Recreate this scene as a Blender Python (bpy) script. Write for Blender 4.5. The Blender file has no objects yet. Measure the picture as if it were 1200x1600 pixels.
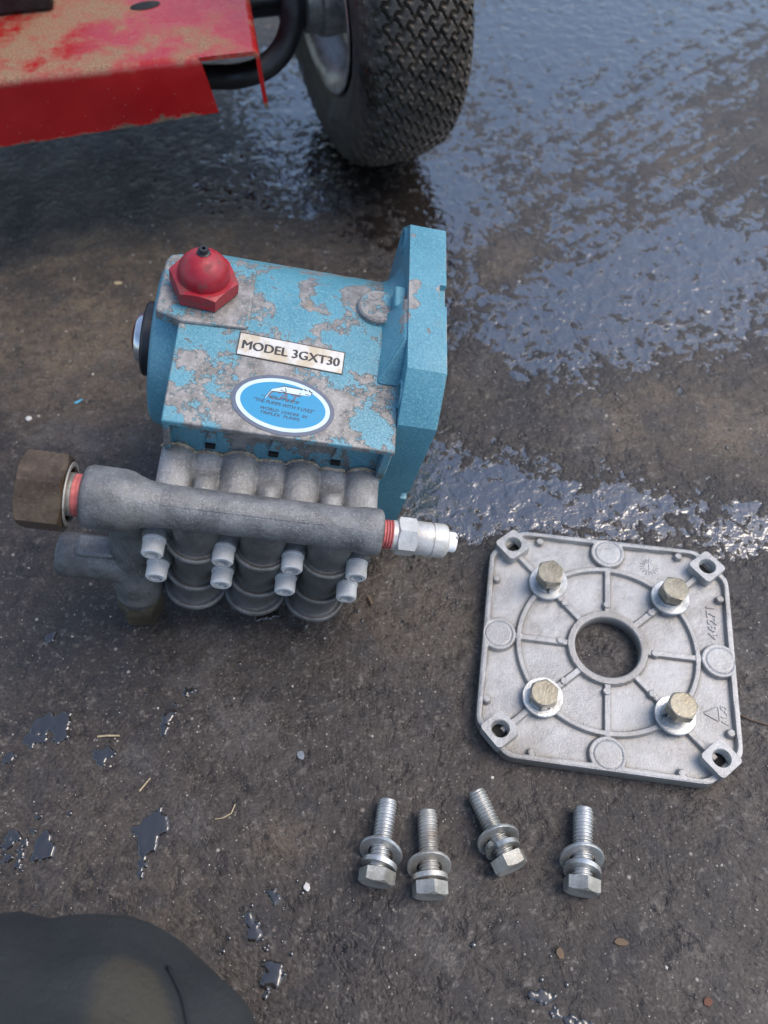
import bpy, bmesh, math, random
import numpy as np
from mathutils import Matrix, Vector

rnd = random.Random(7)
R = math.radians
SC = bpy.context.scene
COL = SC.collection
S = 0.001                       # everything below is written in millimetres

# ------------------------------------------------------------------ camera
cam = bpy.data.cameras.new("camera")
camo = bpy.data.objects.new("camera", cam)
COL.objects.link(camo)
SC.camera = camo
pitch, roll = R(57.31), R(-1.817)
fw = Vector((0, math.cos(pitch), -math.sin(pitch)))
rt0 = Vector((1, 0, 0)); up0 = rt0.cross(fw)
rt = rt0 * math.cos(roll) + up0 * math.sin(roll)
up = -rt0 * math.sin(roll) + up0 * math.cos(roll)
mc = Matrix((rt, up, -fw)).transposed().to_4x4()
mc.translation = Vector((0, 0, .4067))
camo.matrix_world = mc
cam.sensor_fit = 'HORIZONTAL'; cam.sensor_width = 36; cam.lens = 36 * 1300 / 1200
cam.clip_start = .01; cam.clip_end = 400
cam.dof.use_dof = True; cam.dof.focus_distance = .385; cam.dof.aperture_fstop = 10.5

# ------------------------------------------------------------------ sky, sun, exposure
SUN_AZ, SUN_EL = R(84), R(57)   # azimuth clockwise from +Y
w = bpy.data.worlds.new("World"); SC.world = w; w.use_nodes = True
wn = w.node_tree.nodes; bg = wn["Background"]
sky = wn.new("ShaderNodeTexSky"); sky.sky_type = 'NISHITA'; sky.sun_disc = False
sky.sun_elevation = SUN_EL; sky.sun_rotation = SUN_AZ
sky.air_density = 1.0; sky.dust_density = 1.8; sky.ozone_density = 1.0
w.node_tree.links.new(sky.outputs[0], bg.inputs[0]); bg.inputs[1].default_value = .15
sl = bpy.data.lights.new("sun", 'SUN'); sl.energy = 1.0; sl.angle = R(38); sl.color = (1, .87, .72)
so = bpy.data.objects.new("sun", sl); COL.objects.link(so)
sd = Vector((math.sin(SUN_AZ) * math.cos(SUN_EL), math.cos(SUN_AZ) * math.cos(SUN_EL), math.sin(SUN_EL)))
so.rotation_euler = sd.to_track_quat('Z', 'Y').to_euler(); so.location = sd * 5
SC.view_settings.view_transform = 'Standard'; SC.view_settings.look = 'None'
SC.view_settings.exposure = 1.0; SC.view_settings.gamma = 1
SC.render.engine = 'CYCLES'

# ------------------------------------------------------------------ material helper
class NT:
    def __init__(s, name):
        s.mat = bpy.data.materials.new(name); s.mat.use_nodes = True
        s.t = s.mat.node_tree; s.p = s.t.nodes["Principled BSDF"]
        s.co = s.t.nodes.new("ShaderNodeTexCoord").outputs["Object"]
        s.pos = s.vm('SCALE', s.co, scale=1000)      # millimetres
    def set(s, sock, v):
        if isinstance(v, bpy.types.NodeSocket): s.t.links.new(v, sock)
        elif isinstance(v, (tuple, list)) and sock.type == 'RGBA' and len(v) == 3: sock.default_value = (*v, 1)
        else: sock.default_value = v
    def m(s, op, a, b=0.0, c=0.0, clamp=False):
        n = s.t.nodes.new("ShaderNodeMath"); n.operation = op; n.use_clamp = clamp
        for i, v in enumerate((a, b, c)): s.set(n.inputs[i], v)
        return n.outputs[0]
    def vm(s, op, a, b=None, scale=None):
        n = s.t.nodes.new("ShaderNodeVectorMath"); n.operation = op
        s.set(n.inputs[0], a)
        if b is not None: s.set(n.inputs[1], b)
        if scale is not None: s.set(n.inputs["Scale"], scale)
        return n.outputs["Value"] if op in ('LENGTH', 'DISTANCE', 'DOT_PRODUCT') else n.outputs[0]
    def noise(s, size, detail=4, rough=.55, dist=0.0, vec=None, off=0.0):
        n = s.t.nodes.new("ShaderNodeTexNoise")
        v = s.vm('SCALE', vec or s.pos, scale=1.0 / size)
        if off: v = s.vm('ADD', v, (off, off * 1.7, off * .6))
        s.set(n.inputs["Vector"], v); n.inputs["Scale"].default_value = 1
        n.inputs["Detail"].default_value = detail; n.inputs["Roughness"].default_value = rough
        n.inputs["Distortion"].default_value = dist
        return n.outputs[0]
    def voro(s, size, feature='F1', vec=None, rnd_=1.0):
        n = s.t.nodes.new("ShaderNodeTexVoronoi"); n.feature = feature
        s.set(n.inputs["Vector"], s.vm('SCALE', vec or s.pos, scale=1.0 / size)); n.inputs["Scale"].default_value = 1
        n.inputs["Randomness"].default_value = rnd_
        return n
    def mr(s, v, a, b, c=0.0, d=1.0, smooth=True):
        n = s.t.nodes.new("ShaderNodeMapRange"); n.interpolation_type = 'SMOOTHSTEP' if smooth else 'LINEAR'
        for i, x in zip(("Value", "From Min", "From Max", "To Min", "To Max"), (v, a, b, c, d)): s.set(n.inputs[i], x)
        return n.outputs[0]
    def mix(s, f, a, b, blend='MIX'):
        n = s.t.nodes.new("ShaderNodeMix"); n.data_type = 'RGBA'; n.blend_type = blend
        s.set(n.inputs[0], f); s.set(n.inputs[6], a); s.set(n.inputs[7], b)
        return n.outputs[2]
    def fmix(s, f, a, b):
        n = s.t.nodes.new("ShaderNodeMix"); n.data_type = 'FLOAT'
        s.set(n.inputs[0], f); s.set(n.inputs[2], a); s.set(n.inputs[3], b)
        return n.outputs[0]
    def attr(s, name):
        n = s.t.nodes.new("ShaderNodeAttribute"); n.attribute_name = name
        return n
    def blobs(s, lst, vec=None):
        """sum of soft spots: (x, y, z, radius, amount)"""
        tot = None
        for x, y, z, r, a in lst:
            d = s.vm('DISTANCE', vec or s.pos, (x, y, z))
            v = s.mr(d, 0.0, r, a, 0.0)
            tot = v if tot is None else s.m('ADD', tot, v)
        return tot
    def bump(s, h_mm, strength=1.0, normal=None):
        n = s.t.nodes.new("ShaderNodeBump"); n.inputs["Distance"].default_value = S
        n.inputs["Strength"].default_value = strength
        s.set(n.inputs["Height"], h_mm)
        if normal is not None: s.set(n.inputs["Normal"], normal)
        return n.outputs[0]
    def out(s, col=None, rough=None, metal=None, normal=None, **kw):
        for k, v in (("Base Color", col), ("Roughness", rough), ("Metallic", metal), ("Normal", normal)):
            if v is not None: s.set(s.p.inputs[k], v)
        for k, v in kw.items(): s.set(s.p.inputs[k.replace("_", " ")], v)
        return s.mat

# ------------------------------------------------------------------ mesh helper
def frame(o, z, x=None):
    """matrix with its z axis along z, at o"""
    z = Vector(z).normalized()
    x = Vector(x) if x is not None else (Vector((1, 0, 0)) if abs(z.x) < .9 else Vector((0, 1, 0)))
    y = z.cross(x).normalized(); x = y.cross(z)
    m = Matrix((x, y, z)).transposed().to_4x4(); m.translation = Vector(o)
    return m

YZX = Matrix(((0, 0, 1, 0), (1, 0, 0, 0), (0, 1, 0, 0), (0, 0, 0, 1)))   # (a,b,c) -> x=c, y=a, z=b

class MB:
    def __init__(s, off=(0, 0, 0)):
        s.v = []; s.f = []; s.off = Vector(off)
    def add(s, vs, fs, M=None):
        b = len(s.v)
        for p in vs:
            q = Vector(p)
            if M is not None: q = M @ q
            s.v.append(q)
        s.f += [tuple(b + i for i in f) for f in fs]
        return s
    def grid(s, P, cu=False, cv=False, M=None, caps=False):
        nu, nv = len(P), len(P[0])
        vs = [p for r in P for p in r]; fs = []
        for i in range(nu if cu else nu - 1):
            for j in range(nv if cv else nv - 1):
                a, b = i * nv + j, ((i + 1) % nu) * nv + j
                c, d = ((i + 1) % nu) * nv + (j + 1) % nv, i * nv + (j + 1) % nv
                fs.append((a, b, c, d))
        if caps:
            fs.append(tuple(range(nv))[::-1]); fs.append(tuple((nu - 1) * nv + j for j in range(nv)))
        return s.add(vs, fs, M)
    def lathe(s, prof, M=None, n=32, rf=None, caps=True):
        """prof: (z, r) list; rf(theta) scales r"""
        P = []
        for z, r in prof:
            P.append([(r * (rf(2 * math.pi * k / n) if rf else 1) * math.cos(2 * math.pi * k / n),
                       r * (rf(2 * math.pi * k / n) if rf else 1) * math.sin(2 * math.pi * k / n), z) for k in range(n)])
        return s.grid(P, cv=True, M=M, caps=caps)
    def hexnut(s, af, z0, z1, M=None, hole=0, cone=.96, c0=False, c1=True, n=72):
        """hexagonal prism whose corners are turned off by a cone, hole through it"""
        h = af / 2; cols = []
        for k in range(n):
            t = 2 * math.pi * k / n
            r = h / math.cos((t + math.pi / 6) % (math.pi / 3) - math.pi / 6)
            rc = h * cone
            d = max(0, r - rc) * .55
            c, q = math.cos(t), math.sin(t)
            col = []
            if hole: col.append((hole * c, hole * q, z0))
            col.append((rc * c, rc * q, z0)); 
            col.append((r * c, r * q, z0 + (d if c0 else 0)))
            col.append((r * c, r * q, z1 - (d if c1 else 0)))
            col.append((rc * c, rc * q, z1))
            if hole: col.append((hole * c, hole * q, z1))
            cols.append(col)
        b = len(s.v)
        s.grid(cols, cu=True, cv=bool(hole), M=M)
        if not hole:
            m = len(cols[0])
            s.f.append(tuple(b + k * m for k in range(n))); s.f.append(tuple(b + k * m + m - 1 for k in range(n)))
        return s
    def box(s, x0, x1, y0, y1, z0, z1, M=None):
        vs = [(x, y, z) for x in (x0, x1) for y in (y0, y1) for z in (z0, z1)]
        return s.add(vs, [(0, 1, 3, 2), (4, 6, 7, 5), (0, 4, 5, 1), (2, 3, 7, 6), (0, 2, 6, 4), (1, 5, 7, 3)], M)
    def prism(s, outline, z0, z1, M=None, holes=()):
        bm = bmesh.new(); loops = []
        for lp in [outline] + list(holes):
            vs = [bm.verts.new((x, y, 0)) for x, y in lp]
            for i in range(len(vs)): bm.edges.new((vs[i], vs[(i + 1) % len(vs)]))
            loops.append(vs)
        bmesh.ops.triangle_fill(bm, use_beauty=True, edges=bm.edges[:])
        bm.verts.index_update()
        pts = [v.co.xy for v in bm.verts]; n = len(pts)
        fs = []
        for f in bm.faces:
            ix = [v.index for v in f.verts]
            fs.append(tuple(ix)); fs.append(tuple(n + i for i in reversed(ix)))
        for lp in loops:
            ix = [v.index for v in lp]
            for i in range(len(ix)):
                a, b = ix[i], ix[(i + 1) % len(ix)]
                fs.append((a, b, n + b, n + a))
        bm.free()
        return s.add([(p.x, p.y, z0) for p in pts] + [(p.x, p.y, z1) for p in pts], fs, M)
    def tube(s, pts, r, n=10, M=None, rr=None):
        P = []; pts = [Vector(p) for p in pts]
        for i, p in enumerate(pts):
            d = (pts[min(i + 1, len(pts) - 1)] - pts[max(i - 1, 0)])
            m = frame(p, d, Vector((.13, .3, .95)).cross(d))
            q = rr[i] if rr else r
            P.append([m @ Vector((q * math.cos(2 * math.pi * k / n), q * math.sin(2 * math.pi * k / n), 0)) for k in range(n)])
        return s.grid(P, cv=True, M=M, caps=True)
    def build(s, name, mat, parent=None, bevel=0, angle=38, seg=2, recalc=True):
        me = bpy.data.meshes.new(name)
        me.from_pydata([tuple((p + s.off) * S) for p in s.v], [], s.f)
        if recalc:
            bm = bmesh.new(); bm.from_mesh(me)
            bmesh.ops.recalc_face_normals(bm, faces=bm.faces[:]); bm.to_mesh(me); bm.free()
        me.polygons.foreach_set("use_smooth", [True] * len(me.polygons))
        if not bevel: me.set_sharp_from_angle(angle=R(angle))
        me.materials.append(mat)
        o = bpy.data.objects.new(name, me); COL.objects.link(o)
        if parent: o.parent = parent
        if bevel:
            b = o.modifiers.new("bevel", 'BEVEL'); b.width = bevel * S; b.segments = seg; b.limit_method = 'ANGLE'; b.angle_limit = R(30)
            b.harden_normals = False; b.use_clamp_overlap = True
            me.set_sharp_from_angle(angle=R(60))
        return o

def thing(o, label, cat, group=None, kind=None):
    o["label"] = label; o["category"] = cat
    if group: o["group"] = group
    if kind: o["kind"] = kind
    return o
def empty(name, M):
    o = bpy.data.objects.new(name, None); COL.objects.link(o)
    m = M.copy(); m.translation = M.translation * S
    o.matrix_world = m; o.empty_display_size = .02
    return o
def text_mesh(name, body, mat, parent, M, height=None, width=None, depth=.05, bold=.0, spacing=1.0, shear=0.0, off=(0, 0, 0)):
    """printed or raised lettering: a text turned into a thin mesh, left-bottom at M, sizes in mm"""
    cu = bpy.data.curves.new(name, 'FONT'); cu.body = body; cu.size = 1; cu.extrude = .0
    cu.space_character = spacing; cu.shear = shear; cu.resolution_u = 3
    to = bpy.data.objects.new(name, cu); COL.objects.link(to)
    dg = bpy.context.evaluated_depsgraph_get()
    me = bpy.data.meshes.new_from_object(to.evaluated_get(dg))
    bpy.data.objects.remove(to); bpy.data.curves.remove(cu)
    n = len(me.vertices); c = np.empty(n * 3); me.vertices.foreach_get("co", c); c = c.reshape(-1, 3)
    lo, hi = c.min(0), c.max(0)
    sx = sy = 1.0
    if height: sy = height / (hi[1] - lo[1]); sx = sy
    if width: sx = width / (hi[0] - lo[0])
    bm = bmesh.new(); bm.from_mesh(me)
    r = bmesh.ops.extrude_face_region(bm, geom=bm.faces[:])
    for v in bm.verts: v.co.z = 0
    for v in r['geom']:
        if isinstance(v, bmesh.types.BMVert): v.co.z = depth
    for v in bm.verts:
        p = M @ Vector(((v.co.x - lo[0]) * sx, (v.co.y - lo[1]) * sy, v.co.z)) + Vector(off)
        v.co = p * S
    bmesh.ops.recalc_face_normals(bm, faces=bm.faces[:])
    if bold:
        d = bmesh.ops.duplicate(bm, geom=bm.verts[:] + bm.edges[:] + bm.faces[:])
        sh = (M.to_3x3() @ Vector((bold, bold * .4, .006))) * S
        for v in d['geom']:
            if isinstance(v, bmesh.types.BMVert): v.co += sh
    bm.to_mesh(me); bm.free()
    me.materials.clear(); me.materials.append(mat); me.name = name
    o = bpy.data.objects.new(name, me); COL.objects.link(o); o.parent = parent
    return o

# ------------------------------------------------------------------ materials
def mat_ground():
    t = NT("stained_concrete")
    lv = t.attr("water_level").outputs["Fac"]; warm = t.attr("warm_dirt").outputs["Fac"]
    nA = t.noise(140, 3); nB = t.noise(26, 5, .6); nC = t.noise(6.5, 5, .62); nD = t.noise(1.6, 3, .6); nE = t.noise(55, 6, .65, off=4)
    # trowel streaks, running away to the right
    sv = t.vm('MULTIPLY', t.pos, (1, 1, 1))
    mp = t.t.nodes.new("ShaderNodeMapping"); mp.vector_type = 'TEXTURE'
    mp.inputs["Rotation"].default_value = (0, 0, R(37)); mp.inputs["Scale"].default_value = (6, 1, 1)
    t.set(mp.inputs["Vector"], t.pos)
    nS = t.noise(9, 4, .6, .4, vec=mp.outputs[0])
    stre = t.attr("streaks").outputs["Fac"]
    h = t.m('MULTIPLY', t.m('SUBTRACT', nB, .5), 3.0)
    nF = t.noise(9, 4, .6, .8, off=12)
    h = t.m('ADD', h, t.m('MULTIPLY', t.m('SUBTRACT', nF, .5), 4.6))
    h = t.m('ADD', h, t.m('MULTIPLY', t.m('SUBTRACT', nC, .5), 2.8))
    h = t.m('ADD', h, t.m('MULTIPLY', t.m('SUBTRACT', nD, .5), .42))
    h = t.m('ADD', h, t.m('MULTIPLY', t.m('SUBTRACT', nE, .5), .9))
    h = t.m('ADD', h, t.m('MULTIPLY', t.m('MULTIPLY', t.m('SUBTRACT', nS, .5), stre), 6.0))
    over = t.m('SUBTRACT', lv, h)                       # water depth over the relief
    wet = t.mr(over, -.08, .16); damp = t.mr(over, -2.3, .1)
    # colour
    nG = t.noise(3.0, 4, .68, off=21)
    base = t.mix(t.mr(nA, .3, .7), (.038, .0325, .029), (.066, .054, .044))
    base = t.mix(t.m('MULTIPLY', warm, t.mr(nE, .3, .62)), base, (.135, .102, .068))
    base = t.mix(t.mr(t.noise(75, 6, .7, 1.2, off=33), .46, .64, 0, .65), base, (.026, .024, .026))
    base = t.mix(t.mr(nB, .50, .66, 0, .6), base, (.030, .029, .031))
    base = t.mix(t.mr(nE, .56, .68, 0, .5), base, (.090, .083, .078))
    base = t.mix(t.mr(nC, .57, .72, 0, .75), base, (.13, .115, .098))
    base = t.mix(t.mr(nG, .56, .70, 0, .7), base, (.15, .132, .112))
    base = t.mix(t.mr(nG, .42, .30, 0, .75), base, (.020, .019, .020))
    grain = t.mr(nD, .3, .7, .6, 1.45, smooth=False)
    base = t.mix(1.0, base, t.mixgrey(grain), 'MULTIPLY')
    spots = 0.0
    for size, thr, a, b_, amt in ((7.5, .84, .12, .05, .8), (3.9, .80, .12, .05, .7), (2.0, .80, .20, .08, .55)):
        v = t.voro(size); vr = t.m('FRACT', t.m('MULTIPLY', v.outputs["Color"], 7.31)); vq = t.m('FRACT', t.m('MULTIPLY', vr, 13.7))
        sp = t.m('MULTIPLY', t.mr(v.outputs["Distance"], t.m('MULTIPLY_ADD', vq, .08, a), b_), t.m('GREATER_THAN', vr, thr))
        base = t.mix(t.m('MULTIPLY', sp, amt), base, t.mix(t.m('FRACT', t.m('MULTIPLY', vr, 31.3)), (.50, .46, .40), (.14, .105, .08)))
        spots = t.m('ADD', spots, t.m('MULTIPLY', sp, size * .05))
    pv = t.voro(9.0, vec=t.vm('ADD', t.pos, (31, 17, 0))); pr_ = t.m('FRACT', t.m('MULTIPLY', pv.outputs["Color"], 5.1))
    pit = t.m('MULTIPLY', t.mr(t.m('ADD', pv.outputs["Distance"], t.m('MULTIPLY', t.m('SUBTRACT', nG, .5), .25)), .17, .08), t.m('GREATER_THAN', pr_, .62))
    base = t.mix(t.m('MULTIPLY', pit, .8), base, (.018, .017, .018))
    spot = spots
    base = t.mix(damp, base, t.mix(1.0, base, (.46, .45, .45), 'MULTIPLY'))
    base = t.mix(wet, base, t.mix(1.0, base, (.62, .60, .60), 'MULTIPLY'))
    rough = t.fmix(damp, t.mr(nE, .35, .65, .66, .5), .36)
    rough = t.fmix(wet, rough, .035)
    hm = t.t.nodes.new("ShaderNodeMath"); hm.operation = 'SMOOTH_MAX'
    t.set(hm.inputs[0], h); t.set(hm.inputs[1], lv); hm.inputs[2].default_value = .35
    film = t.m('MULTIPLY', t.m('SUBTRACT', t.noise(9, 3, .5, .5, off=9), .5), t.m('MULTIPLY', wet, 2.7))
    hh = t.m('ADD', t.m('MULTIPLY', hm.outputs[0], t.fmix(damp, .30, 1.0)), film)
    hh = t.m('ADD', hh, spot)
    hh = t.m('SUBTRACT', hh, t.m('MULTIPLY', pit, .5))
    return t.out(base, rough, 0.0, t.bump(hh, .55), IOR=t.fmix(wet, 1.38, 2.4))
def _mixgrey(t, v):
    n = t.t.nodes.new("ShaderNodeCombineColor")
    for i in range(3): t.set(n.inputs[i], v)
    return n.outputs[0]
NT.mixgrey = _mixgrey

def mat_paint(name, blobs, thr=.60, edge_wear=.16):
    """blue-green hammer paint, flaked to the grey casting"""
    t = NT(name)
    f = t.noise(13, 9, .74, .25); f = t.m('ADD', f, t.m('MULTIPLY', t.m('SUBTRACT', t.noise(3.0, 5, .75, off=3), .5), .22))
    if blobs: f = t.m('ADD', f, t.blobs(blobs))
    bv = t.t.nodes.new("ShaderNodeBevel"); bv.samples = 4; bv.inputs["Radius"].default_value = .0014
    geo = t.t.nodes.new("ShaderNodeNewGeometry")
    edge = t.m('SUBTRACT', 1, t.vm('DOT_PRODUCT', bv.outputs[0], geo.outputs["Normal"]))
    f = t.m('ADD', f, t.m('MULTIPLY', t.mr(edge, .01, .12), t.mr(t.noise(10, 4, .6, off=15), .42, .62, 0, edge_wear)))
    bare = t.mr(f, thr - .012, thr + .012)
    vor = t.voro(1.6, 'DISTANCE_TO_EDGE', vec=t.vm('ADD', t.pos, t.vm('SCALE', t.voro(3).outputs["Color"], scale=.8)))
    crack = t.mr(vor.outputs["Distance"], .0, .13)
    pn = t.noise(1.1, 3, .6); big = t.noise(22, 3)
    pc = t.mix(t.mr(big, .3, .7), (.066, .215, .275), (.088, .262, .33))
    pc = t.mix(t.mr(pn, .4, .75), pc, (.13, .33, .39))
    pc = t.mix(t.m('MULTIPLY', t.m('SUBTRACT', 1, crack), .38), pc, (.03, .14, .19))
    dirt = t.mr(t.noise(9, 5, .65, off=6), .55, .75, 0, .4)
    pc = t.mix(dirt, pc, (.13, .22, .24))
    g = t.noise(1.0, 4, .7); g2 = t.noise(7, 4, .6, off=2)
    mc_ = t.mix(t.mr(g2, .3, .7), (.155, .148, .138), (.30, .292, .278))
    mc_ = t.mix(t.mr(g, .55, .75), mc_, (.52, .51, .49))
    mc_ = t.mix(t.mr(g, .42, .28, 0, .7), mc_, (.10, .095, .088))
    mc_ = t.mix(t.mr(t.noise(12, 3, off=8), .62, .7, 0, .5), mc_, (.20, .15, .095))
    lip = t.m('MULTIPLY', t.mr(f, thr - .035, thr - .012), t.m('SUBTRACT', 1, bare))
    pc = t.mix(t.m('MULTIPLY', lip, .45), pc, (.30, .44, .47))
    rim = t.m('MULTIPLY', t.mr(f, thr + .045, thr + .012), bare)
    mc_ = t.mix(t.m('MULTIPLY', rim, .5), mc_, (.085, .085, .08))
    col = t.mix(bare, pc, mc_)
    h = t.m('ADD', t.m('MULTIPLY', t.m('SUBTRACT', 1, bare), t.m('ADD', .22, t.m('MULTIPLY', crack, .06))), t.m('MULTIPLY', g, .16))
    return t.out(col, t.fmix(bare, .30, .55), t.fmix(bare, .0, .35), t.bump(h, .8))

def mat_cast(name, c0, c1, c2, rough=.5, metal=.4, grain=1.2, dirt=(.10, .085, .065), dirt_amt=.5, bump=.25, hi=.0, blobs=None, grime=False):
    t = NT(name)
    a = t.noise(11, 5, .6); b = t.noise(grain, 4, .7); c = t.noise(30, 3, off=5)
    col = t.mix(t.mr(a, .32, .68), c0, c1)
    col = t.mix(t.mr(b, .5, .78, 0, .8), col, c2)
    col = t.mix(t.mr(b, .45, .25, 0, .5), col, dirt)
    dm = t.mr(c, .5, .72, 0, dirt_amt)
    if blobs: dm = t.m('ADD', dm, t.m('MULTIPLY', t.blobs(blobs), t.mr(a, .3, .6)), clamp=True)
    col = t.mix(dm, col, dirt)
    if grime:
        gm = t.m('MULTIPLY', t.attr('grime').outputs['Fac'], t.mr(a, .25, .6, .45, 1.0))
        col = t.mix(gm, col, dirt)
    return t.out(col, t.mr(a, .3, .7, rough - .08, rough + .1), metal, t.bump(t.m('ADD', t.m('MULTIPLY', b, bump), t.m('ADD', t.m('MULTIPLY', a, bump * 1.6), t.m('MULTIPLY', t.noise(3.5, 4, .65, off=11), bump * 1.5))), .9))

def mat_plain(name, col, rough=.5, metal=0., var=.25, size=6, bump=.08, dirt=None, dirt_thr=.6, **kw):
    t = NT(name)
    n = t.noise(size, 5, .65); f = t.noise(.9, 3, .6)
    c = t.mix(1.0, col, t.mixgrey(t.mr(n, .25, .75, 1 - var, 1 + var)), 'MULTIPLY')
    r = t.mr(n, .3, .7, max(.03, rough - .08), rough + .08)
    if dirt:
        d = t.mr(t.noise(size * 1.4, 6, .7, off=3), dirt_thr, dirt_thr + .14)
        c = t.mix(d, c, dirt); r = t.fmix(d, r, .75)
    return t.out(c, r, metal, t.bump(t.m('MULTIPLY', f, bump), .8), **kw)

M_GROUND = mat_ground()
CB = [(-60, -66, 44, 36, .13), (-30, -60, 44, 30, .10), (-55, -45, 47, 34, .05), (-95, -60, 40, 30, .02), (-100, 5, 50, 26, .10), (-76, -8, 48, 15, .07),
      (-92, -30, 47, 15, -.14), (-103, -35, 40, 14, -.10), (-12, -66, 43, 12, -.16), (-18, -28, 47, 16, -.13), (-50, -14, 48, 16, -.06), (-35, 0, 48, 14, -.09), (-60, 15, 45, 14, -.05),
      (-20, 12, 48, 12, .06), (-40, -62, 43, 22, .04), (-70, -30, 46, 14, .04)]
o64 = lambda L: [(x - 9, y, z + 64, r, a) for x, y, z, r, a in L]
M_CRANK = mat_paint("flaked_blue_paint", o64(CB), .522)
M_FLANGE = mat_paint("blue_hammer_paint", o64([(0, 3, 64, 9, .5), (0, -7, 63, 7, .45), (1, 0, 60, 7, .3), (4, 7, 65, 6, .45), (4, -7, 65, 6, .4), (2, 38, 65, 5, .5), (0, -15, 61, 7, .5), (-1, -22, 60, 5, .4), (15, 5, 64, 4, .5), (10, -22, 64, 4, .35), (0, 15, 62, 4, .4)]), .80, .42)
M_BOSS = mat_paint("worn_blue_paint", [], .465)
M_NECK = mat_cast("bare_casting", (.20, .203, .203), (.34, .343, .342), (.55, .548, .535), .55, .3, 1.2, (.20, .165, .12), .45, .45,
                  blobs=o64([(x, -73, 20, 9, .75) for x in (-97, -82, -68, -53, -38, -24, -10)] + [(-62, -88, 18, 5, .7), (-32, -92, 18, 6, .8)]))
M_MANI = mat_cast("dark_casting", (.082, .083, .08), (.16, .16, .155), (.31, .303, .287), .48, .25, .9, (.060, .056, .050), .55, .3, grime=True)
M_TUBE = mat_cast("grey_casting", (.105, .108, .108), (.205, .208, .207), (.38, .375, .36), .48, .3, .9, (.085, .078, .068), .6, .3)
M_BRASS = mat_cast("tarnished_brass", (.12, .075, .045), (.19, .125, .075), (.30, .215, .135), .28, .7, 1.5, (.05, .032, .022), .5, .08)
M_ZINC = mat_cast("zinc_plate", (.42, .43, .42), (.56, .57, .56), (.66, .65, .60), .34, .7, 1.1, (.13, .115, .085), .6, .15)
M_ZINC2 = mat_cast("dull_zinc", (.28, .275, .25), (.44, .435, .39), (.60, .57, .49), .42, .6, 1.1, (.13, .11, .08), .5, .12)
M_YZINC = mat_cast("yellow_zinc", (.20, .18, .135), (.30, .275, .21), (.42, .39, .32), .36, .6, 1.4, (.16, .125, .07), .5, .12)
M_ZB = mat_cast("rust_smeared_zinc", (.34, .33, .30), (.48, .47, .43), (.60, .58, .52), .4, .6, 1.1, (.16, .10, .055), .35, .12, blobs=[(0, -4, 14, 7, .9), (2, -3, 20, 5, .7), (-3, -3, 9, 4, .7)])
M_ZC = mat_cast("greasy_zinc", (.30, .30, .28), (.45, .45, .42), (.58, .57, .53), .32, .65, 1.6, (.08, .07, .055), .8, .12)
M_SCREW = mat_cast("white_oxidised_steel", (.52, .51, .48), (.66, .65, .62), (.76, .75, .72), .55, .1, .8, (.22, .19, .15), .35, .15)
M_PLATE = mat_cast("cast_aluminium", (.29, .288, .282), (.435, .432, .422), (.57, .56, .535), .44, .35, .8, (.165, .142, .108), .45, .24, grime=True,
                   blobs=[(18, 8, 7, 15, .5), (30, 30, 7, 12, .4), (12, -45, 8, 10, .3), (0, -62, 9, 26, .25), (-62, 0, 9, 22, .25)])
M_VALVE = mat_cast("pitted_steel", (.50, .47, .41), (.60, .585, .55), (.68, .67, .65), .4, .4, 1.6, (.24, .22, .19), .25, .12)
M_RED = mat_plain("red_plastic", (.29, .010, .020), .40, 0, .2, 7, .08, dirt=(.19, .035, .035), dirt_thr=.50)
M_PINK = mat_plain("thread_sealant", (.48, .13, .12), .5, 0, .3, 3, .15, dirt=(.25, .10, .09))
M_BLACK = mat_plain("black_plastic", (.014, .015, .018), .42, 0, .3, 8, .06)
M_HOLE_SHADE = mat_plain("painted_hole_shade", (.006, .006, .006), .8, 0, .2, 8, .02)  # near-black that paints the shade inside holes and slots
M_CHROME = mat_plain("sight_glass_ring", (.6, .6, .6), .22, .9, .2, 8, .02)
M_AMBER = mat_plain("oily_sight_glass", (.10, .022, .012), .08, 0, .3, 4, .0)
M_WHITEP = mat_plain("white_plastic", (.78, .78, .76), .45, 0, .06, 5, .05)
M_LABELW = None
def mat_label():
    t = NT("scuffed_foil")
    n = t.noise(9, 5, .6); d = t.noise(3.0, 5, .7, off=3)
    c = t.mix(t.mr(n, .42, .62), (.56, .55, .52), (.46, .39, .28))
    c = t.mix(t.mr(d, .6, .68, 0, .8), c, (.30, .42, .42))
    return t.out(c, .32, .15, t.bump(t.m('MULTIPLY', d, .1), .5))
M_FOIL = mat_label()
M_INK = mat_plain("black_ink", (.022, .022, .024), .4, 0, .3, 2, .0)
M_INKB = mat_plain("blue_grey_ink", (.016, .055, .10), .4, 0, .2, 2, .0)
M_GREYINK = mat_plain("grey_ink", (.085, .105, .15), .42, 0, .15, 3, .0)
M_STW = mat_plain("sticker_white", (.50, .62, .66), .3, 0, .07, 6, .0)
M_STB = mat_plain("sticker_blue", (.010, .235, .42), .45, 0, .06, 8, .0)
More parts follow.
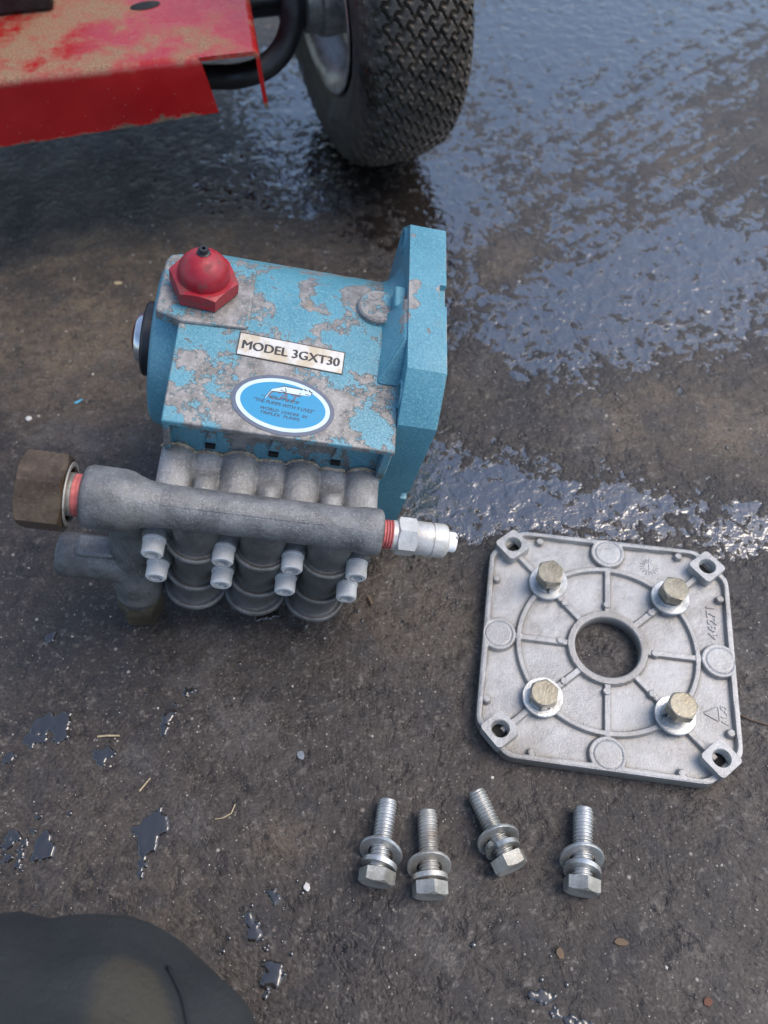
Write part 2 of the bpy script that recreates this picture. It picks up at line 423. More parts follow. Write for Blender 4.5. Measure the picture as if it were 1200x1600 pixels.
def mat_redsteel():
    t = NT("muddy_red_enamel")
    n = t.noise(40, 6, .65); f = t.noise(5, 5, .7, off=2); g = t.noise(1.2, 3, .6)
    sep = t.t.nodes.new("ShaderNodeSeparateXYZ"); t.set(sep.inputs[0], t.pos)
    topm = t.mr(sep.outputs["Z"], -6, -.5)             # mud lies on the flat deck
    left = t.mr(sep.outputs["X"], -60, -150)
    mud = t.m('MULTIPLY', topm, t.mr(t.m('ADD', n, t.m('MULTIPLY', left, .10)), .46, .64))
    film = t.m('MULTIPLY', topm, t.mr(f, .35, .7, .0, .28))
    red = t.mix(t.mr(n, .3, .7), (.30, .008, .009), (.38, .014, .013))
    col = t.mix(film, red, (.30, .085, .055))
    col = t.mix(t.m('MULTIPLY', mud, t.mr(f, .2, .6, .55, .9)), col, t.mix(t.mr(g, .35, .65), (.15, .10, .055), (.29, .205, .115)))
    low = t.m('ADD', sep.outputs["Z"], t.m('MULTIPLY', t.m('SUBTRACT', n, .5), 30))
    low = t.m('ADD', low, t.m('MULTIPLY', t.m('SUBTRACT', f, .5), 9))
    rust = t.mr(t.m('SUBTRACT', low, t.m('MULTIPLY', t.m('MINIMUM', 12.4, t.m('MULTIPLY', t.m('SUBTRACT', -36, sep.outputs["X"]), .06)), -1.0)), -33, -36)
    col = t.mix(rust, col, t.mix(t.mr(f, .35, .65), (.10, .075, .045), (.20, .12, .07)))
    speck = t.mr(t.voro(5).outputs["Distance"], .12, .05, 0, .35)
    col = t.mix(speck, col, (.45, .25, .2))
    r = t.fmix(t.m('MAXIMUM', mud, rust), t.fmix(film, .24, .4), .85)
    return t.out(col, r, 0, t.bump(t.m('ADD', t.m('MULTIPLY', mud, t.m('MULTIPLY', f, .7)), t.m('MULTIPLY', rust, .3)), .7))
M_REDST = mat_redsteel()
def mat_rubber():
    t = NT("dusty_rubber")
    n = t.noise(14, 5, .65); f = t.noise(3, 5, .7, off=2)
    at_ = t.attr("groove").outputs["Fac"]
    c = t.mix(t.mr(n, .35, .65), (.019, .017, .0155), (.050, .041, .032))
    c = t.mix(t.mr(f, .5, .75, 0, .7), c, (.12, .098, .072))
    c = t.mix(t.m('MULTIPLY', at_, t.mr(n, .35, .6, .3, .75)), c, (.11, .088, .06))
    wet = t.mr(t.noise(30, 4, .6, off=7), .54, .62)
    return t.out(t.mix(wet, c, t.mix(1, c, (.45, .45, .45), 'MULTIPLY')), t.fmix(wet, .6, .22), 0, t.bump(t.m('MULTIPLY', f, .3), .7))
M_RUBBER = mat_rubber()
M_RIM = mat_cast("grimy_rim_steel", (.26, .25, .235), (.42, .41, .39), (.55, .54, .52), .35, .55, 2.0, (.05, .045, .038), .7, .1)
M_AXLE = mat_plain("greasy_black_steel", (.018, .018, .019), .3, .2, .4, 10, .1, dirt=(.05, .045, .04))
M_HOSE = mat_plain("black_hose_rubber", (.012, .012, .013), .45, 0, .3, 10, .08)
def mat_cloth():
    t = NT("dark_work_cloth")
    n = t.noise(40, 5, .6); f = t.noise(6, 4, .6)
    wv = t.noise(1.0, 2, .5)
    c = t.mix(t.mr(n, .3, .7), (.012, .0145, .016), (.021, .024, .025))
    st = t.m('ADD', t.blobs([(46, 42, 116, 30, .8), (50, 26, 120, 30, .85), (54, 8, 122, 30, .7)]), t.m('MULTIPLY', t.m('SUBTRACT', t.noise(18, 4, .6, off=3), .5), .55))
    c = t.mix(t.mr(st, .36, .85, 0, .6), c, (.056, .047, .030))
    return t.out(c, .82, 0, t.bump(t.m('ADD', t.m('MULTIPLY', wv, .9), t.m('MULTIPLY', f, 1.6)), .8))
M_CLOTH = mat_cloth()
M_SEAM = mat_plain("seam_thread", (.012, .013, .016), .85, 0, .2, 4, .1)
def mat_splash():
    t = NT("dirty_water")
    n = t.noise(7, 4, .6)
    return t.out(t.mix(n, (.012, .011, .010), (.034, .030, .027)), .04, 0, None, IOR=1.85)
M_SPLASH = mat_splash()
def mat_tone(name, lo, hi):
    t = NT(name); a = t.attr("tone").outputs["Fac"]
    return t.out(t.mix(a, lo, hi), .6, 0)
M_GRIT = mat_tone("mineral_grit", (.07, .055, .042), (.55, .50, .43))

# ------------------------------------------------------------------ the ground
WET = [[151.0,704.9,1.12e-04,-1.21e-05,4.57e-05,1.6],[50.7,529.0,7.62e-04,-3.1e-05,3.67e-04,2.2],[254.0,806.1,4.19e-05,1.33e-06,1.53e-04,1.4],[190.2,452.3,7.32e-05,-1.17e-06,2.88e-04,1.5],[248.6,469.6,5.88e-04,-1.24e-04,4.77e-04,.6],[111.1,399.7,2.42e-04,-1.61e-05,3.54e-04,1.2],[59.7,351.2,1.66e-03,-8.3e-05,1.4e-03,-.8],[93.5,476.9,8.36e-04,-4.8e-05,8.64e-04,-1.3],[64.3,272.0,5.85e-04,-5.31e-06,1.35e-03,1.9],[143.6,253.4,2.15e-04,4.1e-04,3.13e-03,1.7],[141.1,280.5,5.66e-03,-9.08e-04,3.08e-03,1.0],[181.8,310.1,2.9e-04,-2.97e-05,8.43e-04,-.35],[-16.2,666.0,2.84e-04,6.04e-06,1.41e-04,1.5],[-56.9,573.1,1.77e-04,1.71e-05,2.42e-04,1.2],[27.5,287.3,2.73e-03,-1.38e-04,3.82e-04,1.2],[262.6,632.6,3.61e-04,-7.7e-05,1.04e-04,.45],[230,420,8e-05,0,1.5e-04,.35],[210.1,240.1,1.55e-03,-3.57e-04,1.64e-03,.6],[-88.5,708.5,3.98e-04,3.5e-05,2.83e-04,1.0],[182.4,174.3,2.46e-03,-6.19e-04,4.54e-04,.3],[-141.0,561.5,1.13e-03,1.33e-04,4.61e-04,.35],[330,1150,1.0e-05,0,1.0e-05,1.2]]
WARM = [[-206.5,505.0,8.46e-05,1.83e-05,1.02e-04,1.0],[93.5,476.9,5.81e-04,-3.34e-05,5.99e-04,.8],[192.9,324.7,2.47e-04,-3.65e-05,4.83e-04,.8],[211.0,583.8,1.21e-04,-1.8e-05,1.05e-04,.6],[-226.5,391.0,3.83e-04,8.86e-05,3.16e-04,.5],[15.5,194.9,5.88e-04,3.96e-05,1.93e-03,.35],[-49.4,82.5,7.07e-03,8.55e-04,.02,.9]]
def field(X, Y, L):
    o = np.zeros_like(X)
    for cx, cy, a, b, c, amp in L:
        dx, dy = X - cx, Y - cy
        o += amp * np.exp(-(a * dx * dx + 2 * b * dx * dy + c * dy * dy) * .8)
    return o
def ground():
    fine = lambda a, b, st: list(np.arange(a, b + .1, st))
    xs = [-15000, -8000, -4000, -2000, -1200, -800] + fine(-500, 600, 8) + [850, 1200, 2000, 4000, 8000, 15000]
    ys = [-15000, -8000, -4000, -2000, -1000, -500] + fine(-200, 1300, 8) + [1700, 2500, 4000, 8000, 15000]
    X, Y = np.meshgrid(np.array(xs, float), np.array(ys, float)); n, m = X.shape
    me = bpy.data.meshes.new("ground")
    vs = np.stack([X, Y, np.zeros_like(X)], -1).reshape(-1, 3) * S
    i = np.arange(n * m).reshape(n, m)
    fs = np.stack([i[:-1, :-1], i[:-1, 1:], i[1:, 1:], i[1:, :-1]], -1).reshape(-1, 4)
    me.from_pydata(vs.tolist(), [], fs.tolist())
    lvl = -1.7 + 1.6 * field(X, Y, WET)
    lvl = np.where(lvl > .0, .45 * lvl, lvl)
    for nm, dat in (("water_level", lvl), ("warm_dirt", np.clip(field(X, Y, WARM), 0, 1.2)),
                    ("streaks", np.clip(field(X, Y, [[270, 640, 1e-4, -4e-5, 6e-5, 1.3]]), 0, 1))):
        a = me.attributes.new(nm, 'FLOAT', 'POINT'); a.data.foreach_set("value", dat.reshape(-1).astype(np.float32))
    me.materials.append(M_GROUND)
    o = bpy.data.objects.new("ground", me); COL.objects.link(o)
    o["kind"] = "structure"; o["label"] = "dark stained concrete ground, wet in the upper right"
ground()

# ------------------------------------------------------------------ the pump
def Rz(a): return Matrix.Rotation(a, 4, 'Z')
MP = Rz(R(-3.33)) @ Matrix.Rotation(R(2.91), 4, 'X') @ Matrix.Rotation(R(12.56), 4, 'Y')
MPo = MP.copy(); MPo.translation = Vector((1.36, 303.2, 69.7)) + MP @ Vector((9, 0, -64))
PO = (-9, 0, 64)
pump = empty("pump", MPo)
thing(pump, "blue flaked paint triplex water pump with red oil cap, tilted on the concrete", "pump")
ztop = lambda y: 48 if y > -22 else 48 + (y + 22) * 6 / 55
XA = lambda x, y, z: frame((x, y, z), (1, 0, 0), (0, 1, 0))
YN = lambda x, y, z: frame((x, y, z), (0, -1, 0), (1, 0, 0))
ZA = lambda x, y, z: frame((x, y, z), (0, 0, 1))

def crankcase():
    prof = [(-77, 42), (-60, ztop(-60)), (-40, ztop(-40)), (-22, 48)]
    for k in range(0, 19): a = R(90 - 10 * k); prof.append((48 * math.cos(a) * 1.0, 48 * math.sin(a)))
    prof += [(-60, -48), (-72, -44), (-71, 14), (-70, 22), (-70.2, 35), (-72, 38), (-77, 38.8)]
    b = MB(PO); b.prism(prof, -103, 0, YZX)
    o = b.build("crankcase", M_CRANK, pump, bevel=1.2, seg=3)
    # cheeks that close the recess under the front lip, left and right
    c = MB(PO); ck = [(-76.4, 38.8), (-76, 22), (-74, 14), (-70.5, 12), (-70.5, 38.8)]
    c.prism(ck, -102.7, -99.5, YZX); c.build("cheek", M_CRANK, pump, bevel=.8)
    c = MB(PO); c.prism(ck, -4.5, -.4, YZX); c.build("cheek", M_CRANK, pump, bevel=.8)
    e = MB(PO)
    e.lathe([(-117.5, 34), (-117, 38.5), (-115, 41), (-102, 45)], XA(0, 0, -1), 72)
    e.build("end_cover", M_FLANGE, pump)
    p = MB(PO); pr = [(-114, 9), (-112, 13), (-108, 14.5), (-73, 14.5), (-71.5, 12), (-71.5, -23.5), (-73, -25), (-101, -26.5), (-114, -22.5)]
    p.prism(pr, 43, 49.4, None); p.build("filler_pad", M_BOSS, pump, bevel=1.2, seg=3)
    q = MB(PO); q.lathe([(46, 10.9), (50.2, 10.2), (51, 9.3)], ZA(-11.8, .8, 0), 48); q.build("boss", M_BOSS, pump)
crankcase()

def flange():
    k = 64 - 18.4; ol = []
    cor = [(k, 64), (-k, 64), (-64, k), (-64, -k), (-k, -64), (k, -64), (64, -k), (64, k)]
    ol = cor
    nt = lambda d: [(k, 64), (8, 64), (7.4, 64 - d), (-5, 64 - d), (-5.6, 64), (-k, 64), (-64, k), (-64, -10), (-64 + d, -11), (-64 + d, -17), (-64, -18), (-64, -k), (-k, -64), (k, -64), (64, -k), (64, k)]
    circ = lambda cy, cz, r, n=24: [(cy + r * math.cos(2 * math.pi * i / n), cz + r * math.sin(2 * math.pi * i / n)) for i in range(n)]
    holes = [circ(a, b, 4.6) for a in (-49.5, 49.5) for b in (-49.5, 49.5)]
    a = MB(PO); o0, o1 = nt(.02), nt(3.0); n = len(o0)
    bm = bmesh.new()
    def loop(ol, x): return [bm.verts.new(((x + PO[0]) * S, p * S, (q + PO[2]) * S)) for p, q in ol]
    lps = [loop(o0, 0), loop(o0, 15.0), loop(o1, 15.2), loop(o1, 18.4)]
    hl = [[loop(h, 0), loop(h, 18.4)] for h in holes]
    def bridge(A, B):
        for i in range(len(A)): bm.faces.new((A[i], A[(i + 1) % len(A)], B[(i + 1) % len(A)], B[i]))
    for A, B in zip(lps, lps[1:]): bridge(A, B)
    for A, B in hl: bridge(A, B)
    for k_ in (0, 1):
        es = []
        for L in [lps[0 if k_ == 0 else 3]] + [h[k_] for h in hl]:
            es += [bm.edges.get((L[i], L[(i + 1) % len(L)])) for i in range(len(L))]
        bmesh.ops.triangle_fill(bm, use_beauty=True, edges=es)
    bmesh.ops.remove_doubles(bm, verts=bm.verts[:], dist=1e-5)
    bmesh.ops.recalc_face_normals(bm, faces=bm.faces[:])
    me = bpy.data.meshes.new("flange"); bm.to_mesh(me); bm.free(); me.materials.append(M_FLANGE)
    me.polygons.foreach_set("use_smooth", [True] * len(me.polygons)); me.set_sharp_from_angle(angle=R(60))
    o = bpy.data.objects.new("flange", me); COL.objects.link(o); o.parent = pump
    bv = o.modifiers.new("bevel", 'BEVEL'); bv.width = .8 * S; bv.segments = 2; bv.limit_method = 'ANGLE'; bv.angle_limit = R(30)
    b = MB(PO)                                   # worn gusset between crankcase top and flange, then the lug behind it
    tri = [(-10.5, 46), (0.4, 46), (0.4, 63.2), (-1.6, 62.2)]
    b.grid([[(x * sc, y + (15 * (z - 46) / 17 if y < -20 else 0), z) for x, z in tri] for y, sc in ((-43, .94), (-42, 1.0), (-4, 1), (-3, .95))], cv=True, caps=True)
    b.build("gusset", M_FLANGE, pump, bevel=.6)
    g = MB(PO); g.box(-5.6, .4, -4.6, 8.5, 45, 58.5); g.build("lug", M_FLANGE, pump, bevel=1.0)
    h = MB(PO)                                   # fillet ring at the foot of the flange
    pr = []
    for i in range(49):
        t = R(-10 + i * 200 / 48); pr.append(t)
    h.grid([[(x, (48 + d) * math.cos(t), (48 + d) * math.sin(t)) for x, d in ((-9, -.3), (-5, 1.2), (-2, 4), (.3, 9), (.3, -1), (-9, -1.5))] for t in pr], cv=True, caps=True)
    h.build("flange_fillet", M_FLANGE, pump)
    for yy in (-49.5, 49.5):
        r = MB(PO); r.lathe([(0, 6.9), (.9, 6.5), (.9, 4.7), (-2, 4.6)], frame((0, yy, 49.5), (-1, 0, 0)), 32, caps=False)
        r.build("hole_rim", M_FLANGE, pump)
flange()

M_CRUST = mat_plain('crusted_sealant', (.36, .29, .20), .85, 0, .5, 4, .5, dirt=(.16, .14, .11))
def neck():
    c = lambda d, wd: math.sqrt(max(0.0, 1 - (d / wd) ** 2))
    xs = np.linspace(-104, -2, 210); P = []
    ss = lambda a, b, v: (lambda u: u * u * (3 - 2 * u))(min(1, max(0, (v - a) / (b - a))))
    for x in xs:
        loop = []
        for j in range(22):
            y = -69.5 - 38 * j / 21
            z = 7.5
            for xc in (-97, -68, -38.5, -9.5): z = max(z, 7.5 + (9.6 - 1.0 * ss(-72, -100, y)) * c(x - xc, 8.6) ** .8)
            f = ss(-80, -90, y)
            for xc in (-82.3, -53.2, -24):
                z = max(z, 7.5 + (6.2 - 2.4 * ss(-73, -82, y) + 6.0 * f) * c(x - xc, 8.2 - 2.6 * f) ** .8)
            z -= 2.0 * ss(-71.5, -69.5, y) * 0
            loop.append((x, y, z))
        loop += [(x, -108, -34), (x, -69.5, -34)]
        P.append(loop)
    Z = np.array([[p[2] for p in l[:22]] for l in P])
    for _ in range(1): Z[1:-1] = (Z[:-2] + 2 * Z[1:-1] + Z[2:]) / 4
    for _ in range(2): Z[:, 1:-1] = (Z[:, :-2] + 2 * Z[:, 1:-1] + Z[:, 2:]) / 4
    P = [[(p[0], p[1], Z[i, j]) if j < 22 else p for j, p in enumerate(l)] for i, l in enumerate(P)]
    b = MB(PO); b.grid(P, cv=True, caps=True)
    b.build("plunger_housing", M_NECK, pump, angle=50)
    g = random.Random(4); jl = []
    for i in range(0, len(xs), 2):
        jl.append((xs[i], -71.4 - g.uniform(0, .5), Z[i, 1] + .1 + g.uniform(-.2, .3)))
    q = MB(PO); q.tube(jl, .8, 7, rr=[g.uniform(.5, 1.15) for _ in jl]); q.build("old_sealant", M_CRUST, pump)
    for x in (-82.3, -53.2, -24):
        s = MB(PO); s.box(x - 2.3, x + 2.3, -71.6, -69, 16.6, 19.6)
        s.build("drain_slot_shade", M_HOLE_SHADE, pump)  # black block on the solid wall, painting the slot's inner shade
        r = MB(PO); r.prism([(x - 2.4, 37), (x + 2.0, 37), (x + 2.6, 27), (x + 3.0, 20.6), (x - 2.8, 20.6), (x - 1.4, 28)], 69.6, 71.2, Matrix(((1, 0, 0, 0), (0, 0, -1, 0), (0, 1, 0, 0), (0, 0, 0, 1))))
        r.build("rib", M_CRANK, pump, bevel=.7)
neck()

LX = (-83, -53, -22.5)
def manifold():
    b = MB(PO)
    prof = [(24, 9), (20, 10.0), (12, 11.2), (5, 10.9), (-.2, 11.2), (-.7, 11.6), (-.3, 12.9), (.3, 13.6), (-.2, 14.4), (-1.3, 14.7), (-2.5, 14.2), (-3.4, 12.6), (-4.0, 10.6),
            (-12, 11.0), (-26, 11.2), (-30.0, 11.5), (-30.4, 11.8), (-29.9, 13.0), (-29.4, 13.8), (-29.9, 14.6), (-31.2, 14.9), (-32.6, 14.3), (-33.4, 12.6), (-34, 10.8), (-44, 12.0),
            (-49.6, 12.4), (-50, 13.0), (-49.6, 14.4), (-49.2, 15.1), (-49.9, 15.8), (-51.4, 16.1), (-53, 15.4), (-54, 14.2), (-55, 11), (-55, 4)]
    for x in LX: b.lathe(prof, ZA(x, -108, 0), 48)
    b.box(-104, -3, -110.5, -96, -46, 20)
    b.box(-99, -7, -108, -94, -54.5, -40)
    o = b.build("manifold_head", M_MANI, pump, bevel=0, angle=75)
    gr = []
    for p in b.v:                                # oily dirt caked on the shelves between the lobes' rims
        r = min(math.hypot(p.x - x, p.y + 108) for x in LX)
        gr.append(.5 if r < 13.2 and p.z < 6 else (.3 if p.z > 6 else 0.0))
    at = o.data.attributes.new("grime", 'FLOAT', 'POINT'); at.data.foreach_set("value", np.array(gr, np.float32))
    for (x, y, z) in SCREWS:                     # bosses behind the screws
        v = MB(PO); v.lathe([(0, 7.5), (8, 6.8), (16, 6.0), (17, 5.6)], YN(x, y + 17, z), 28)
        v.build("screw_boss", M_MANI, pump)
    for (x, y, z) in SCREWS:
        s = MB(PO); m = YN(x, y, z) @ Rz(rnd.uniform(0, 6))
        s.lathe([(.0, 5.3), (1.0, 5.35), (1.0, 4.95), (7.2, 4.95), (7.9, 4.3), (7.9, 2.9)], m, 36, caps=False)
        s.lathe([(7.9, 2.9), (4.2, 2.9), (4.2, .05)], m, 6, caps=False)
        so_ = s.build("socket_screw", M_SCREW, pump)
    t = MB(PO)
    t.lathe([(-129.6, 9.2), (-130.2, 11.6), (-129.2, 13), (-127.4, 13.7), (-114, 13.6), (-111, 13.1), (-107.5, 11.6), (-104, 10.3), (-100, 9.7), (-96, 9.5), (-60, 9.4), (-16, 9.6), (-13, 10.1), (-11, 10.5), (-4, 10.6), (-2.6, 10.1), (-2, 9), (-2, 6.5)], XA(0, -109, 25), 56)
    t.build("discharge_tube", M_TUBE, pump, angle=60)
    pl = MB(PO); g = random.Random(9)
    for a, r0_ in ((62, .2),):
        pl.tube([(x, -109 - (9.55 + .06 * math.sin(x * .3)) * math.cos(R(a)), 25 + (9.55 + .06 * math.sin(x * .3)) * math.sin(R(a))) for x in np.linspace(-98, -14, 60)], r0_, 6, rr=[r0_ * g.uniform(.6, 1.2) for _ in range(60)])
    pl.build("parting_line", M_TUBE, pump)
SCREWS = [(x, -113.6, 1.0) for x in (-101, -70, -38.6, -8.7)] + [(x, -115.0, -20.5) for x in (-99.8, -69.8, -39.6, -9.8)]
manifold()

def inlet():
    b = MB(PO)
    b.lathe([(-148.4, 7), (-148.4, 9.5), (-147, 10.8), (-142, 11.0), (-130, 10.6), (-122, 11), (-112, 11.5)], XA(0, -108, -37), 48)
    sec = [(14, -113, -103, 8), (10, -113, -102, 10.0), (2, -113.2, -100.5, 10.6), (-10, -113.2, -101.5, 10.8), (-22, -113, -103.5, 11.4), (-32, -112.4, -106, 12.2), (-42, -111.6, -109, 12.7),
           (-50, -111.2, -111, 12.4), (-54, -111, -111.8, 11.7), (-55.4, -111, -112, 12.1), (-57.6, -111, -112, 12.1), (-58.6, -111, -112, 11.2), (-59, -111, -112, 8)]
    b.grid([[(x + r * math.cos(R(a)), y + r * math.sin(R(a)), z) for a in range(0, 360, 8)] for z, x, y, r in sec], cv=True, caps=True)
    b.box(-112, -100, -108, -96, -50, 15)
    b.build("inlet_elbow", M_MANI, pump, angle=45)
    f = MB(PO); f.box(-139, -121, -113, -102, -34, -24.6); f.build("wrench_flat", M_TUBE, pump, bevel=1.5)
    g = MB(PO); g.lathe([(-66, 9.6), (-58, 9.6)], ZA(-111, -112, 0), 40); g.lathe([(-64.5, 10.3), (-60.5, 10.3)], ZA(-111, -112, 0), 40); g.build("plug_thread", M_MANI, pump)
    n = MB(PO); n.hexnut(20.5, 0, 21, frame((-111, -112, -65.5), (0, 0, -1)) @ Rz(R(22)), c0=False, c1=True, cone=.9)
    n.build("hex_plug", M_PLUG, pump, angle=25)
M_PLUG = mat_cast("dark_brass", (.13, .108, .072), (.21, .178, .122), (.32, .28, .21), .4, .6, 1.5, (.03, .027, .022), .6, .12)
inlet()

def fittings():
    b = MB(PO)
    b.hexnut(30, -154.5, -136, XA(0, -109, 25) @ Rz(R(17)), hole=11.2, c0=True, c1=True, cone=1.0, n=96)
    b.build("brass_nut", M_BRASS, pump, angle=22)
    c = MB(PO); c.lathe([(-137.2, 11.3), (-135.6, 13.8), (-135.1, 13.5), (-135.1, 11.9), (-148, 11.2)], XA(0, -109, 25), 56, caps=False)
    c.build("nut_lip", M_ZINC2, pump)
    n = MB(PO); n.lathe([(-149, 6), (-149, 8.6), (-137.6, 8.6), (-136.6, 9.3), (-134.2, 9.3), (-133.8, 8.5), (-128, 8.5)], XA(0, -109, 25), 48)
    n.build("inlet_nipple", M_ZINC2, pump)
    p = MB(PO); p.lathe([(-134.2, 8.5), (-133.8, 9.0), (-132.4, 9.15), (-132.1, 8.8), (-131.8, 9.15), (-129, 9.1)], XA(0, -109, 25), 48)
    p.build("sealed_thread", M_PINK, pump)
    q = MB(PO); pr = []
    for i in range(5): pr += [(-3 + i * 1.25, 5.9), (-2.6 + i * 1.25, 6.6), (-2.2 + i * 1.25, 6.6)]
    q.lathe(pr, XA(0, -109.5, 25), 40); q.build("sealed_thread", M_PINK, pump)
    v = MB(PO); A = XA(0, -109.5, 25)
    v.lathe([(2.6, 5.8), (2.8, 6.7), (4.9, 6.7), (5.1, 6)], A, 40)
    v.hexnut(15.2, 4.8, 13.6, A @ Rz(R(12)), c0=True, c1=True)
    v.lathe([(13.4, 7.6), (13.6, 7.7), (20.2, 7.7), (20.6, 7.3), (21, 7.3), (21.2, 7.8), (26.4, 7.8), (27.4, 7.3), (28.2, 6.0), (28.2, 4)], A, 44)
    v.build("relief_valve", M_VALVE, pump, angle=30)
    w_ = MB(PO); w_.lathe([(28, 4.6), (31.6, 4.6), (32.2, 4.2), (32.2, .1)], A, 32, caps=False); w_.build("valve_plug", M_WHITEP, pump)
    s = MB(PO); s.box(31.2, 32.5, -109.9, -108.9, 20.2, 29.8); s.build("plug_slot_shade", M_SLOT_SHADE, pump)  # grey bar just proud of the plug face, painting the slot's shade
M_SLOT_SHADE = mat_plain("painted_slot_shade", (.22, .22, .22), .7)  # shade of the plug slot put into a plain grey
fittings()

def oil_parts():
    b = MB(PO); A = ZA(-94.6, -5.2, 0)
    b.hexnut(27.6, 50.6, 58.2, A @ Rz(R(26)), c0=False, c1=True, cone=1.0)
    b.lathe([(57.8, 11.9), (58.4, 11.9)] + [(59.4 + 10.6 * math.sin(R(a)), 11.8 * math.cos(R(a))) for a in range(0, 90, 6)] + [(70, .3)], A, 48)
    b.build("oil_cap", M_RED, pump, angle=28)
    v = MB(PO); v.lathe([(67, 2.0), (72.2, 2.2), (72.8, 1.9), (72.8, .9), (71, .8)], A @ Matrix.Translation((-.6, 1.5, 0)), 20)
    v.lathe([(69.0, 3.4), (70.2, 3.2), (70.6, 2.4)], A @ Matrix.Translation((-.6, 1.8, 0)), 7)
    v.build("vent_stub", M_BLACK, pump)
    c = MB(PO); B = frame((-117.5, 0, 1), (-1, 0, 0), (0, 1, 0))
    c.lathe([(-2, 19), (5.6, 19), (6.6, 18.2), (7.2, 16), (7.2, 11)], B, 56); c.build("bearing_cap", M_BLACK, pump)
    d = MB(PO); d.lathe([(6.6, 13.6), (9.4, 13), (10.6, 12), (10.8, 10.4)], B, 48, caps=False); d.build("sight_glass_ring", M_CHROME, pump)
    e = MB(PO); e.lathe([(9.6, 10.6), (11.2, 9.6), (12.6, 6), (13, .2)], B, 40); e.build("sight_glass", M_AMBER, pump)
oil_parts()

def labels():
    sl_ = math.atan(6 / 55)
    def F(x, y, rz): return Matrix.Translation((x, y, ztop(y) + .12)) @ Matrix.Rotation(sl_, 4, 'X') @ Rz(R(rz))
    m = F(-51, -33.6, -2.6)
    b = MB(PO); b.box(-24.6, 24.6, -6.2, 6.2, -.2, .18, m); p = b.build("nameplate", M_INK, pump)
    c = MB(PO); c.box(-24.1, 24.1, -5.7, 5.7, 0, .26, m); c.build("foil_face", M_FOIL, p)
    text_mesh("lettering", "MODEL 3GXT30", M_INK, p, m @ Matrix.Translation((-22.6, -2.5, .26)), height=4.6, width=44.8, bold=.5, depth=.06, off=PO)
    m = F(-52, -61.2, -5)
    def ell(a, bb, z0, z1, name, mat, par):
        q = MB(PO); q.prism([(a * math.cos(2 * math.pi * i / 72), bb * math.sin(2 * math.pi * i / 72)) for i in range(72)], z0, z1, m)
        return q.build(name, mat, par)
    s = ell(23.2, 15.0, -.2, .16, "maker_sticker", M_GREYINK, pump)
    ell(21.2, 13.2, .0, .22, "sticker_border", M_STW, s)
    ell(19.2, 11.3, .1, .28, "sticker_face", M_STB, s)
    T = lambda x, y, z=.28: m @ Matrix.Translation((x, y - .2, z))
    g = text_mesh("lettering", "CAT", M_GREYINK, s, T(-7.4, 1.9), height=4.6, width=14.0, bold=.35, depth=.03, shear=.25, off=PO)
    cat = [(-8.33, 1.73), (-8.59, 1.86), (-6.33, 6.93), (-1.11, 9.6), (7.19, 9.8), (7.57, 10.5), (8.07, 9.8), (9.29, 9.8), (9.43, 10.5), (10.04, 9.8), (11.22, 9.3), (11.09, 8.2), (10.13, 7.5), (5.8, 7.0), (-.5, 6.7), (-5.74, 6.2), (-6.43, 6.0)]
    cx, cy = 1.0, 7.5
    q = MB(PO); q.prism([(x + (.5 if x > cx else -.5) * (1 if abs(x - cx) > 5 else .3), y - .2 + (.5 if y > 7.2 else -.45)) for x, y in cat], .30, .33, m); q.build("emblem_outline", M_INK, s)
    q = MB(PO); q.prism([(x, y - .2) for x, y in cat], .32, .36, m); q.build("cat_emblem", M_STW, s)
    q = MB(PO)
    for a, b_ in (((-.6, 9.0), (.1, 7.2)), ((.1, 7.2), (-.9, 6.6)), ((5.9, 7.3), (6.6, 8.2)), ((8.6, 8.1), (10.4, 8.0)), ((-2.6, 7.6), (-1, 6.9))):
        q.tube([(a[0], a[1] - .2, .34), (b_[0], b_[1] - .2, .34)], .2, 5, m)
    q.build("emblem_lines", M_INK, s)
    text_mesh("lettering", "PUMPS", M_INKB, s, T(-6.6, 2.2, .30), height=1.5, width=13.4, bold=.18, depth=.05, shear=.25, off=PO)
    text_mesh("lettering", "\u201cTHE PUMPS WITH 9 LIVES\u201d", M_INKB, s, T(-13.4, -.8), height=1.75, width=27.6, bold=.17, depth=.04, shear=.2, off=PO)
    text_mesh("lettering", "WORLD  LEADER  IN", M_INKB, s, T(-9.6, -4.1), height=1.5, width=21.0, bold=.17, depth=.04, shear=.2, off=PO)
    text_mesh("lettering", "TRIPLEX  PUMPS", M_INKB, s, T(-9.2, -6.3), height=1.5, width=17.6, bold=.17, depth=.04, shear=.2, off=PO)
    text_mesh("lettering", "TM", M_INKB, s, T(-10.6, 2.2), height=.9, width=2.0, depth=.04, off=PO)
labels()

